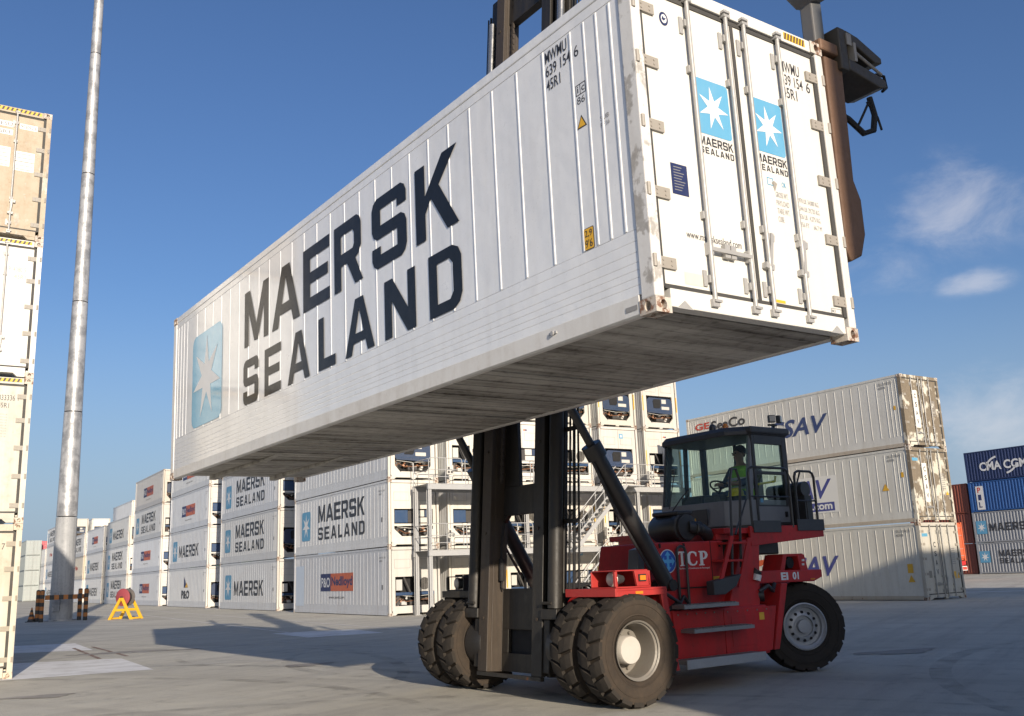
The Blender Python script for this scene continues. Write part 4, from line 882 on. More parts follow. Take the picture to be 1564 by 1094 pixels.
# platform, pillars, stair
MB().prism([(3.05, 1.84), (4.72, 1.96), (4.72, 2.14), (3.05, 2.12)], 'x', 1.24, 1.28).build('platform_beam', m_red, T, bevel=.006)
MB().prism([(3.05, 1.84), (4.72, 1.96), (4.72, 2.14), (3.05, 2.12)], 'x', -1.28, -1.24).build('platform_beam', m_red, T, bevel=.006)
MB().box(-1.238, 1.238, 2.55, 4.7, 2.02, 2.10).build('platform', m_red, T, bevel=.006)
MB().box(-.95, 1.12, 2.5, 3.2, 1.94, 2.02).build('platform_front', m_red, T)
for sx in (1, -1):
    MB().hexa([(sx * .98, 2.45, 1.0), (sx * 1.3, 2.45, 1.0), (sx * 1.3, 3.1, 1.0), (sx * .98, 3.1, 1.0)], [(sx * .98, 2.86, 1.93), (sx * 1.27, 2.86, 1.93), (sx * 1.27, 3.24, 1.93), (sx * .98, 3.24, 1.93)]).build('cab_pillar', m_red, T, bevel=.015)
MB().box(.2, .9, 3.05, 4.1, 1.72, 1.97).build('hydraulic_box', m_cyl, T, bevel=.02)
MB().cyl((.4, 4.0, 1.45), (.4, 4.0, 1.95), .02, n=8).build('control_cable', m_cyl, T)
MB().cyl((1.06, 2.98, 1.22), (1.3, 3.12, 1.5), .07, n=14).cyl((1.05, 3.0, 1.15), (1.3, 3.2, 1.15), .09, n=14).tube([(1.3, 3.1, 1.2), (1.34, 3.25, 1.28), (1.3, 3.4, 1.2), (1.25, 3.5, 1.3)], .03).build('fuel_filter', m_cyl, T, True)
MB().cyl((1.305, 3.06, 1.36), (1.32, 3.08, 1.44), .058, n=12).build('filter_label', m_sticker, T)
stg = MB()
for y0, y1, z in ((2.15, 2.52, 1.36), (2.28, 2.66, 1.66), (2.42, 2.8, 1.9)):
    stg.box(1.21, 1.46, y0, y1, z - .03, z)
stg.build('cab_stair', m_red, T, bevel=.005)
MB().prism([(2.10, 1.30), (2.17, 1.30), (2.50, 1.98), (2.43, 1.98)], 'x', 1.44, 1.465).prism([(2.5, 1.28), (2.58, 1.28), (2.86, 1.95), (2.78, 1.95)], 'x', 1.44, 1.465).build('stair_stringer', m_red, T)
MB().prism([(1.98, 1.2), (2.2, 1.2), (2.42, 1.3), (2.55, 1.46), (1.98, 1.38)], 'x', 1.36, 1.50).build('stair_guard', m_cab_dark, T, bevel=.01)
# intake filter in front of the cab
MB().lathe([(.001, -.34), (.16, -.34), (.19, -.29), (.19, .15), (.21, .16), (.21, .24), (.18, .25), (.18, .3), (.001, .32)], (.72, 2.06, 2.13), (1, 0, 0), 28).build('air_cleaner', m_cyl, T, True)
MB().box(.45, .98, 1.92, 2.22, 2.30, 2.36).build('air_cleaner_cap', m_cyl, T, bevel=.02)
MB().tube([(1.0, 2.08, 2.13), (1.06, 2.24, 2.11), (1.05, 2.38, 2.05), (1.0, 2.46, 2.0)], .09, 14).build('intake_hose', m_cyl, T, True)
for y in (2.18, 2.26): MB().lathe([(.09, -.02), (.102, 0), (.09, .02)], (1.052, y, 2.105), (.2, 1, -.1), 18).build('hose_clip', m_cyl, T)
# --- cab
FY0, FY1 = 3.32, 3.46      # front glass bottom / top
# footprint (x, y) going round: front, near chamfer, near side, back, far side, far chamfer
def ring(inset, z, fy):
    i = inset; return [(-.76 + i * .4, fy + i, z), (.58 - i * .4, fy + i, z), (.88 - i, fy + .27 + i * .4, z), (.88 - i, 4.52 - i, z), (-.92 + i, 4.52 - i, z), (-.92 + i, fy + .2 + i * .4, z)]
def ring_wall(z0, z1, f0, f1, th=.04):
    a, b = ring(0, z0, f0), ring(0, z1, f1); c, d = ring(th, z0, f0), ring(th, z1, f1); n = 6; m = MB()
    for k in range(n):
        k2 = (k + 1) % n; m.hexa([a[k], a[k2], c[k2], c[k]], [b[k], b[k2], d[k2], d[k]])
    return m
cab_g = ring_wall(2.16, 2.54, 3.30, FY0, .05).build('cab_panel', m_cab, T, bevel=.006)
ring_wall(2.10, 2.158, 3.32, 3.32, .06).build('cab_skirt', m_cab_dark, T)
MB().prism([(p[0], p[1]) for p in ring(.06, 0, 3.32)], 'z', 2.105, 2.15).build('cab_floor', m_cab_dark, T)
rb, rt = ring(0, 2.54, FY0), ring(0, 3.54, FY1)
def post(p0, p1, w, name='cab_post', mat=m_cab_dark):
    p0, p1 = Vector(p0), Vector(p1); h = w / 2
    return MB().hexa([(p0.x - h, p0.y - h, p0.z), (p0.x + h, p0.y - h, p0.z), (p0.x + h, p0.y + h, p0.z), (p0.x - h, p0.y + h, p0.z)], [(p1.x - h, p1.y - h, p1.z), (p1.x + h, p1.y - h, p1.z), (p1.x + h, p1.y + h, p1.z), (p1.x - h, p1.y + h, p1.z)]).build(name, mat, T, bevel=.008)
for k in range(6):
    w = .035 if k in (0, 1) else .085
    ins = Vector((0, 0, 0)) - Vector((rb[k][0], rb[k][1] - 4, 0)).normalized() * (.03 if k in (0, 1) else .05); ins.z = 0
    if k != 1: post(Vector(rb[k]) + ins, Vector(rt[k]) + ins, w, mat=m_cab if k == 2 else m_cab_dark)
post((-.86, 4.0, 2.54), (-.86, 4.05, 3.54), .06); post((-.15, 4.49, 2.54), (-.15, 4.49, 3.54), .05)
def pane(name, q, parent=T, th=.006):
    q = [Vector(p) for p in q]; n = (q[1] - q[0]).cross(q[3] - q[0]).normalized() * th
    return MB().hexa(q, [p + n for p in q]).build(name, m_glass, parent)
for k in (0, 1, 3, 4, 5):
    k2 = (k + 1) % 6
    cen = Vector((0, 4, 3)); f = .975
    def pin(p): v = Vector(p); return Vector((v.x * f, 4 + (v.y - 4) * f, v.z))
    pane('window', [pin(rb[k]), pin(rb[k2]), pin(rt[k2]), pin(rt[k])])
roof = MB()
r0 = [(p[0] * 1.03, 4 + (p[1] - 4) * 1.05) for p in ring(0, 0, FY1)]; r1 = [(x * .93, 4 + (y - 4) * .9) for x, y in r0]
n = 6; roof.add([(x, y, 3.542) for x, y in r0] + [(x, y, 3.61) for x, y in r0] + [(x, y, 3.68) for x, y in r1], [tuple(range(5, -1, -1)), tuple(range(12, 18))] + [(i, (i + 1) % n, (i + 1) % n + n, i + n) for i in range(n)] + [(i + n, (i + 1) % n + n, (i + 1) % n + 2 * n, i + 2 * n) for i in range(n)])
roof.build('cab_roof', m_cab_dark, T, bevel=.015)
MB().box(.70, .94, 3.66, 4.58, 3.56, 3.67).build('door_canopy', m_cab_dark, T, bevel=.03)
# near door
dr = MB().box(.86, .90, 3.70, 4.46, 2.17, 2.46).box(.86, .90, 3.70, 3.76, 2.46, 3.54).box(.86, .90, 4.40, 4.46, 2.46, 3.54).box(.86, .90, 3.76, 4.40, 3.40, 3.54).box(.86, .90, 3.76, 4.40, 2.93, 2.98).build('cab_door', m_cab_dark, T, bevel=.008)
MB().box(.901, .906, 3.73, 4.43, 2.2, 2.44).build('door_panel', m_cab, dr, bevel=.004)
MB().box(.876, .882, 3.76, 4.40, 2.98, 3.40).build('door_window', m_glass, dr); MB().box(.876, .882, 3.76, 4.40, 2.46, 2.93).build('door_window', m_glass, dr)
MB().box(.907, .93, 4.32, 4.36, 2.28, 2.36).build('door_handle', m_black, dr)
MB().box(.884, .888, 3.80, 3.86, 2.5, 2.56).build('door_sticker', m_logo2, dr)
MB().tube([(.84, 3.82, 2.78), (.80, 4.28, 2.84), (.80, 4.3, 2.92)], .018, 8).build('grab_bar', m_helmet, dr, True)
MB().box(1.281, 1.30, 3.12, 3.72, 2.03, 2.2).build('kick_plate', m_cab_dark, T, bevel=.004); MB().box(1.281, 1.30, 4.1, 4.73, 2.05, 2.22).build('kick_plate', m_cab_dark, T, bevel=.004)
MB().box(-.3, .25, 3.27, 3.29, 2.20, 2.44).build('vent_panel', m_cab_dark, T, bevel=.004); MB().box(-.1, .02, 3.262, 3.27, 2.26, 2.31).build('warning_label', m_yellow, T)
# rails
RM = m_cyl
def rail(pts, r=.02, name='hand_rail'): return MB().tube(pts, r, 8).build(name, RM, T, True)
def loop(x, y0, y1, z0, z1, r=.02, c=.09):
    return rail([(x, y0, z0), (x, y0, z1 - c), (x, y0 + c * .3, z1 - c * .3), (x, y0 + c, z1), (x, y1 - c, z1), (x, y1 - c * .3, z1 - c * .3), (x, y1, z1 - c), (x, y1, z0)], r)
loop(1.27, 4.16, 4.62, 2.1, 2.95); rail([(1.27, 4.16, 2.5), (1.27, 4.62, 2.5)], .014); rail([(1.27, 4.40, 2.1), (1.27, 4.4, 2.5)], .012)
loop(1.27, 3.12, 4.02, 2.1, 2.98); rail([(1.27, 3.12, 2.55), (1.27, 4.02, 2.55)], .014)
rail([(1.27, 4.02, 2.9), (1.27, 4.12, 2.74), (1.26, 4.2, 2.72), (1.27, 4.3, 2.93)], .014, 'cable')
rail([(1.44, 2.42, 1.45), (1.42, 2.50, 2.0), (1.36, 2.62, 2.75), (1.34, 2.70, 2.93), (1.33, 2.80, 2.93), (1.34, 2.86, 2.75), (1.36, 2.74, 2.0), (1.4, 2.66, 1.55)], .02)
rail([(1.38, 2.62, 2.0), (1.32, 2.98, 2.5)], .014)
loop(1.27, 1.56, 1.73, 1.0, 1.86, .02, .08)
rail([(1.25, 1.2, 1.33), (1.32, 1.35, 1.2), (1.33, 1.5, 1.12), (1.3, 1.6, 1.2), (1.27, 1.72, 1.1)], .025, 'hose')
rail([(1.26, 1.36, 1.02), (1.29, 1.48, 1.1), (1.28, 1.6, 1.05)], .05, 'hose')
MB().cyl((.5, 4.66, 2.1), (.5, 4.66, 2.62), .14, n=16).cyl((.42, 4.6, 2.68), (1.1, 4.62, 2.70), .12, n=16).box(.62, 1.12, 4.55, 4.72, 2.1, 2.6).build('exhaust_silencer', m_cyl, T, True)
# roof lamps and beacons
for (x, y, m) in ((.1, 3.72, m_cyl), (.25, 3.86, m_amber)):
    MB().lathe([(.05, 0), (.055, .03), (.05, .1), (.03, .13), (.001, .14)], (x, y, 3.675), (0, 0, 1), 16).build('beacon', m, T, True)
MB().cyl((.6, 4.62, 3.5), (.6, 4.62, 3.80), .022, n=8).box(.58, .62, 4.5, 4.68, 3.76, 3.79).build('lamp_bracket', m_cyl, T)
for dx, dy, rz in ((.04, -.13, -.5), (.05, .05, .45)):
    w = MB().box(-.05, .02, -.055, .055, -.06, .06).build('work_lamp', m_cab_dark, T, bevel=.008); w.location = (.66 + dx, 4.60 + dy, 3.86); w.rotation_euler = (0, 0, rz)
    MB().box(.021, .026, -.045, .045, -.048, .048).build('work_lamp_lens', m_lens, w)
rail([(-.55, 3.27, 2.4), (-.3, 3.30, 2.65), (-.15, 3.33, 2.78)], .01, 'wiper'); rail([(-.56, 3.28, 2.5), (-.50, 3.4, 3.1)], .008, 'wiper')
# seat and controls
MB().box(.0, .5, 3.95, 4.35, 2.42, 2.56).box(.02, .48, 4.28, 4.40, 2.56, 3.1).box(.12, .38, 3.98, 4.3, 2.15, 2.42).build('operator_seat', m_cab_dark, T, bevel=.04)
MB().box(.05, .4, 3.44, 3.6, 2.15, 2.66).box(-.7, -.25, 3.7, 4.35, 2.15, 2.7).build('control_console', m_cab_dark, T, bevel=.02)
sw = MB(); cpt = Vector((.24, 3.66, 2.78)); ax = Vector((0, .55, .83)).normalized(); e1 = Vector((1, 0, 0)); e2 = ax.cross(e1)
sw.tube([cpt + (e1 * math.cos(2 * math.pi * k / 20) + e2 * math.sin(2 * math.pi * k / 20)) * .18 for k in range(21)], .014, 6); sw.cyl(cpt, cpt - ax * .22, .02, n=8).cyl(cpt - e1 * .17, cpt + e1 * .17, .01, n=6); sw.build('steering_wheel', m_black, T, True)
# --- mast (tilted back; d = depth behind the front face, h = height along the mast)
TLT = .073
def mt(x, d, h): return (x, -.36 + TLT * h + d, h - TLT * d + .0)
def mbox(mb, x0, x1, d0, d1, h0, h1):
    mb.hexa([mt(x0, d0, h0), mt(x1, d0, h0), mt(x1, d1, h0), mt(x0, d1, h0)], [mt(x0, d0, h1), mt(x1, d0, h1), mt(x1, d1, h1), mt(x0, d1, h1)]); return mb
XC = -.08
for sx in (1, -1):
    q = lambda a, b: (min(XC + sx * a, XC + sx * b), max(XC + sx * a, XC + sx * b))
    mo = mbox(MB(), *q(.51, .73), .0, .07, .30, 11.4); mbox(mo, *q(.51, .56), .07, .24, .30, 11.4); mbox(mo, *q(.51, .73), .24, .30, .30, 11.4)
    mo.build('inner_mast_rail', m_mast_brown if sx < 0 else m_mast, T, bevel=.008)
    oo = mbox(MB(), *q(.735, .80), .08, .30, .30, 11.0); mbox(oo, *q(.80, .96), .16, .22, 1.14, 5.6); mbox(oo, *q(.80, 1.05), .12, .22, 5.6, 11.0)
    oo.build('outer_mast_rail', m_mast, T, bevel=.008)
    MB().cyl(mt(XC + sx * .93, .05, 1.14), mt(XC + sx * .93, .05, 6.2), .095, n=18).build('lift_cylinder', m_mast, T, True)
    MB().cyl(mt(XC + sx * .93, .05, 6.2), mt(XC + sx * .93, .05, 10.5), .06, n=14).build('lift_rod', m_chrome, T, True)
    mbox(mbox(MB(), *q(.735, 1.06), -.03, .16, 1.0, 1.13), *q(.735, .86), .02, .14, .35, 1.0).build('cylinder_foot', m_mast, T, bevel=.01)
    MB().cyl(mt(XC + sx * .80, -.04, 1.2), mt(XC + sx * .98, -.04, 1.2), .02, n=8).build('foot_bolt', m_mast, T)
    for k in range(5): mbox(MB(), *q(.735, .90), .1, .225, 1.9 + k * 2, 1.98 + k * 2).build('cylinder_bracket', m_mast, T)
    ch = MB()
    for k in range(160):
        h0 = 2.85 + k * .05; mbox(ch, XC + sx * .42 - .02 - .012 * (k % 2), XC + sx * .42 + .02 + .012 * (k % 2), .10, .13, h0, h0 + .0505)
    ch.build('lift_chain', m_mast_brown if sx < 0 else m_black, T)
    for k in range(3):
        MB().tube([mt(XC + sx * (1.08 + .075 * k), .16 + .02 * k, 1.38), mt(XC + sx * (1.07 + .07 * k), .17 + .02 * k, 2.2), mt(XC + sx * (1.08 + .075 * k), .16, 4), mt(XC + sx * (1.06 + .075 * k), .16, 7.5), mt(XC + sx * (1.07 + .075 * k), .16, 10.8)], .014 + .006 * (k % 2), 6).build('mast_hose', m_black, T, True)
    for h in (2.2, 3.4, 8.2): mbox(MB(), *q(.96, 1.26), .14, .18, h, h + .05).build('hose_clamp', m_mast, T)
for k in range(9):
    for sx in (1, -1):
        h = .7 + k * 1.15
        mbox(MB(), XC + sx * .735 - .002 if sx > 0 else XC - .745, XC + .745 if sx > 0 else XC - .733, .1, .26, h, h + .05).build('mast_stiffener', m_mast, T)
        MB().cyl(mt(XC + sx * .62, -.012, h + .3), mt(XC + sx * .62, .01, h + .3), .022, n=8).build('mast_bolt', m_mast_brown, T, True)
pl = MB(); mbox(pl, XC - .51, XC + .51, .245, .30, .86, 1.40); mbox(pl, XC - .51, XC - .36, .245, .30, .55, .86); mbox(pl, XC + .36, XC + .51, .245, .30, .55, .86); mbox(pl, XC - .51, XC + .51, .245, .30, .31, .55)
pl.build('mast_lower_plate', m_mast, T, bevel=.006)
mbox(MB(), XC - .4, XC + .42, .315, .33, .5, .9).build('mast_opening_shade', m_black, T)  # black sheet painting the shade inside the lower mast opening
cb = MB(); mbox(cb, XC - .51, XC + .51, .22, .299, 2.40, 2.80)
for sx in (-1, 1):
    w0, w1 = (.14, .26) if sx < 0 else (.40, .46)
    P = [(XC + sx * .51, 2.80), (XC + sx * w0, 2.80), (XC + sx * w1, 4.0), (XC + sx * .51, 4.0)]
    cb.hexa([mt(P[0][0], .23, P[0][1]), mt(P[1][0], .23, P[1][1]), mt(P[1][0], .29, P[1][1]), mt(P[0][0], .29, P[0][1])], [mt(P[3][0], .23, P[3][1]), mt(P[2][0], .23, P[2][1]), mt(P[2][0], .29, P[2][1]), mt(P[3][0], .29, P[3][1])])
    cb.hexa([mt(XC + sx * .51, .22, 2.3), mt(XC + sx * .46, .22, 2.34), mt(XC + sx * .46, .29, 2.34), mt(XC + sx * .51, .29, 2.3)], [mt(XC + sx * .51, .22, 2.399), mt(XC + sx * .40, .22, 2.399), mt(XC + sx * .40, .29, 2.399), mt(XC + sx * .51, .29, 2.399)])
cb.build('mast_cross_member', m_mast, T, bevel=.008)
for h in (6.2, 10.9): mbox(MB(), XC - .95, XC + .95, .305, .40, h, h + .35).build('mast_cross_member', m_mast, T, bevel=.01)
mbox(MB(), XC - .51, XC + .51, .1, .24, 10.3, 10.8).build('mast_cross_member', m_mast, T, bevel=.01)
mbox(MB(), XC - .73, XC + .73, -.01, .05, .25, .298).build('mast_foot', m_mast, T)
MB().tube([mt(XC - .45, .2, 2.3), mt(XC - .49, .18, 2.0), mt(XC - .47, .18, 1.75)], .014).cyl(mt(XC - .47, .18, 1.8), mt(XC - .45, .18, 1.5), .04, n=10).tube([mt(XC - .45, .18, 1.5), mt(XC - .48, .19, 1.42), mt(XC - .43, .2, 1.38)], .012).build('hanging_cable', m_black, T, True)
MB().tube([mt(XC - 1.02, .1, 9.6), mt(XC - 1.12, .1, 9.4), mt(XC - 1.14, .1, 9.1), mt(XC - 1.04, .1, 9.0)], .02).build('hose_loop', m_black, T, True)
# --- spreader: carriage, beam, end arms (heights from the ground; s = 5.85 - x, t = y + 3)
def sx_(s): return 5.85 - s
ZT = ZL + HC
MB().box(-1.0, 1.0, -.058, .12, 5.0, 6.6).build('carriage', m_grey_steel, T, bevel=.02)
MB().box(sx_(12.0), sx_(.2), -.40, -.06, 5.55, 5.95).build('spreader_beam', m_grey_steel, T, bevel=.02)
MB().box(sx_(10.2), sx_(2.0), -.36, -.03, 5.951, 6.2).build('spreader_beam', m_grey_steel, T, bevel=.02)
for near in (True, False):
    s0, s1 = (.02, .3) if near else (11.9, 12.18)
    x0, x1 = sx_(s1), sx_(s0)
    MB().box(x0 + .08, x1 - .06, -.56, -.40, 6.22, 8.0).build('arm_upper', m_grey_steel, T, bevel=.015)
    prof = [(-.555, 6.26), (-.555, 4.32), (-.50, 4.22), (-.33, 4.30), (-.24, 4.52), (-.24, 4.86), (-.32, 5.04), (-.285, 6.26)]
    arm = MB().prism(prof, 'x', x0, x1 + .012).build('spreader_arm', m_arm, T, bevel=.02, bseg=3)
    MB().box(x0 - .02, x1 + .03, -.62, -.22, 6.30, 6.42).build('arm_collar', m_arm, T, bevel=.02)
    jx1 = x1 + .06
    j = MB().box(x0 - .05, jx1, -.36, -.24, 6.16, 6.60)
    j.prism([(-.24, 6.18), (.24, 6.12), (.36, 6.16), (.36, 6.22), (.24, 6.25), (-.24, 6.30)], 'x', x0 - .05, jx1).prism([(-.24, 6.52), (.2, 6.38), (.32, 6.40), (.32, 6.46), (-.05, 6.58), (-.24, 6.6)], 'x', x0 - .05, jx1)
    j.box(x0, x1, -.24, -.1, 6.26, 6.5)
    j.build('twistlock_head', paint('greasy_steel', (0.07, 0.055, 0.035), .5, .5, (.03, .028, .025), rust=.2, gscale=3), T, bevel=.012)
    MB().box(x1 - .02, x1 + .065, -.14, -.10, 6.3, 6.5).box(x1 + .061, x1 + .075, -.25, -.18, 6.44, 6.56).cyl((x1 + .05, -.1, 6.4), (x1 + .05, .3, 6.28), .015, n=6).build('lock_gear', m_hinge, T)
    MB().tube([(x1 - .05, .2, 6.05), (x1 - .03, .22, 5.86), (x1, .12, 5.66), (x1 - .02, -.02, 5.60), (x1 - .05, -.2, 5.72), (x1 - .1, -.26, 5.78)], .03, 8).tube([(x1 - .05, .18, 6.0), (x1 - .02, .05, 5.86), (x1 - .04, -.05, 5.7)], .012, 6).tube([(x1 - .06, .16, 6.0), (x1 - .02, .25, 5.84), (x1, .26, 5.7)], .012, 6).tube([(x1, .28, 6.3), (x1, .42, 6.32), (x1, .44, 6.2), (x1, .36, 6.14)], .016, 6).build('hydraulic_hose', m_black, T, True)
    MB().prism([(-.72, 6.93), (-.56, 6.86), (-.40, 6.9), (-.40, 7.02), (-.60, 7.08), (-.72, 7.04)], 'x', x0 + .04, x1).build('arm_bracket', m_grey_steel, T, bevel=.02)
    MB().box(sx_(s0 + .15), sx_(s0 + .05), -.66, -.5, ZT + .01, ZT + .06).build('twistlock', m_mast, T)
    MB().cyl((sx_(.09 if near else 12.1), -.30 - .12 - .2, ZT - .05), (sx_(.09 if near else 12.1), -.62, ZT + .03), .035, n=10).build('twistlock', m_mast, T)
tint_tree(truck, (1, 1, 1), .61)

# ================================================================== DRIVER
def skin_body(name, joints, bones, mat, parent, sub=2):
    me = bpy.data.meshes.new(name); names = list(joints)
    me.from_pydata([joints[k][0] for k in names], [], [(names.index(a), names.index(b)) for a, b in bones]); me.update()
    o = bpy.data.objects.new(name, me); COL.objects.link(o); o.parent = parent; me.materials.append(mat)
    o.modifiers.new('skin', 'SKIN')
    sv = me.skin_vertices[0].data
    for i, k in enumerate(names):
        r = joints[k][1]; sv[i].radius = (r, r) if not isinstance(r, tuple) else r; sv[i].use_root = (i == 0)
    s = o.modifiers.new('sub', 'SUBSURF'); s.levels = sub; s.render_levels = sub
    for p in me.polygons: p.use_smooth = True
    return o
# local: y forward-back (forward = -y), x to the near side; seat at origin
pp = truck.matrix_world @ Vector((0, 0, 0))
def tw(x, y, z): return at(5.85 - x, 3 + y, z)
driver = empty('person', tw(.25, 4.1, 2.56), -YAW)
J = {'pelvis': ((0, .02, .1), (.16, .12)), 'belly': ((0, .05, .28), (.16, .12)), 'chest': ((0, .06, .46), (.18, .125)), 'neck': ((0, .04, .60), .06), 'head0': ((0, .03, .68), .07), 'head1': ((0, .01, .76), (.085, .1)), 'head2': ((0, .02, .84), (.075, .085))}
BN = [('pelvis', 'belly'), ('belly', 'chest'), ('chest', 'neck'), ('neck', 'head0'), ('head0', 'head1'), ('head1', 'head2')]
for sx, sd_ in ((1, 'n'), (-1, 'f')):
    J.update({'sh' + sd_: ((sx * .19, .06, .53), .065), 'el' + sd_: ((sx * .25, -.08, .30), .05), 'wr' + sd_: ((sx * .15, -.30, .27), .035), 'pa' + sd_: ((sx * .13, -.37, .28), (.03, .04)),
              'kn' + sd_: ((sx * .14, -.42, .10), .075), 'an' + sd_: ((sx * .14, -.40, -.32), .05), 'to' + sd_: ((sx * .14, -.56, -.36), .045), 'hi' + sd_: ((sx * .10, -.02, .08), .09)})
    BN += [('chest', 'sh' + sd_), ('sh' + sd_, 'el' + sd_), ('el' + sd_, 'wr' + sd_), ('wr' + sd_, 'pa' + sd_), ('pelvis', 'hi' + sd_), ('hi' + sd_, 'kn' + sd_), ('kn' + sd_, 'an' + sd_), ('an' + sd_, 'to' + sd_)]
    for k in range(4):
        f0, f1 = 'f%d%s' % (k, sd_), 'g%d%s' % (k, sd_); off = (k - 1.5) * .018
        J[f0] = ((sx * .13 + off, -.42 - .01 * (k in (1, 2)), .285), .009); J[f1] = ((sx * .13 + off, -.43, .245), .008); BN += [('pa' + sd_, f0), (f0, f1)]
    J['t0' + sd_] = ((sx * .13 - sx * .04, -.37, .30), .01); J['t1' + sd_] = ((sx * .13 - sx * .05, -.41, .29), .009); BN += [('pa' + sd_, 't0' + sd_), ('t0' + sd_, 't1' + sd_)]
body = skin_body('body', J, BN, m_skin, driver)
tag(driver, 'driver in a high visibility vest sitting inside the handler cab', 'person')
hair = MB().lathe([(.001, .115), (.05, .105), (.085, .07), (.1, .02), (.1, -.03), (.094, -.05)], (0, .055, .805), (0, .5, 1), 20).build('hair', m_hair, driver, True)
MB().sphere((.035, -.088, .775), .013).sphere((-.035, -.088, .775), .013).build('eyes', m_black, driver, True)
MB().hexa([(-.015, -.085, .735), (.015, -.085, .735), (.015, -.12, .738), (-.015, -.12, .738)], [(-.008, -.085, .78), (.008, -.085, .78), (.008, -.092, .78), (-.008, -.092, .78)]).build('nose', m_skin, driver)
MB().box(-.028, .028, -.094, -.085, .70, .708).build('mouth', m_red_ink, driver)
MB().sphere((.098, .03, .76), .022).sphere((-.098, .03, .76), .022).build('ears', m_skin, driver, True)
v = MB(); prof = [(.205, .05), (.2, .15), (.2, .28), (.205, .40), (.22, .50), (.15, .565), (.07, .585)]
v.add([(math.cos(2 * math.pi * k / 20) * r * 1.0, .055 + math.sin(2 * math.pi * k / 20) * r * .75, z) for r, z in prof for k in range(20)], [(i * 20 + k, i * 20 + (k + 1) % 20, (i + 1) * 20 + (k + 1) % 20, (i + 1) * 20 + k) for i in range(6) for k in range(20)])
v.build('vest', m_vest, driver, True)
for z in (.2, .34): MB().add([(math.cos(2 * math.pi * k / 20) * .212, .055 + math.sin(2 * math.pi * k / 20) * .162, z + dz) for dz in (0, .045) for k in range(20)], [(k, (k + 1) % 20, 20 + (k + 1) % 20, 20 + k) for k in range(20)]).build('reflective_band', m_sticker, driver)
for sx in (1, -1):
    MB().tube([(sx * .19, .06, .54), (sx * .25, -.06, .32), (sx * .18, -.24, .275)], .062, 10).build('sleeve', m_cloth, driver, True)
    MB().tube([(sx * .10, .0, .09), (sx * .14, -.42, .10), (sx * .14, -.40, -.28)], .088, 10).build('trouser_leg', m_cloth, driver, True)
hel = empty('hard_hat', tw(.48, 3.72, 2.62), -YAW)
MB().lathe([(.15, 0), (.145, .01), (.125, .02), (.12, .07), (.1, .11), (.06, .135), (.001, .14)], (0, 0, 0), (0, 0, 1), 24).build('shell', m_helmet, hel, True)
MB().prism([(-.02, .02), (.02, .02), (.02, .10), (-.02, .10)], 'y', -.118, .118).build('ridge', m_helmet, hel)
tag(hel, 'yellow hard hat lying on the console in the handler cab', 'hard hat')
MB().box(-.16, .16, -.14, .3, -.47, -.002).build('hat_shelf', m_cab_dark, T).location = (.48, 3.72, 2.62)

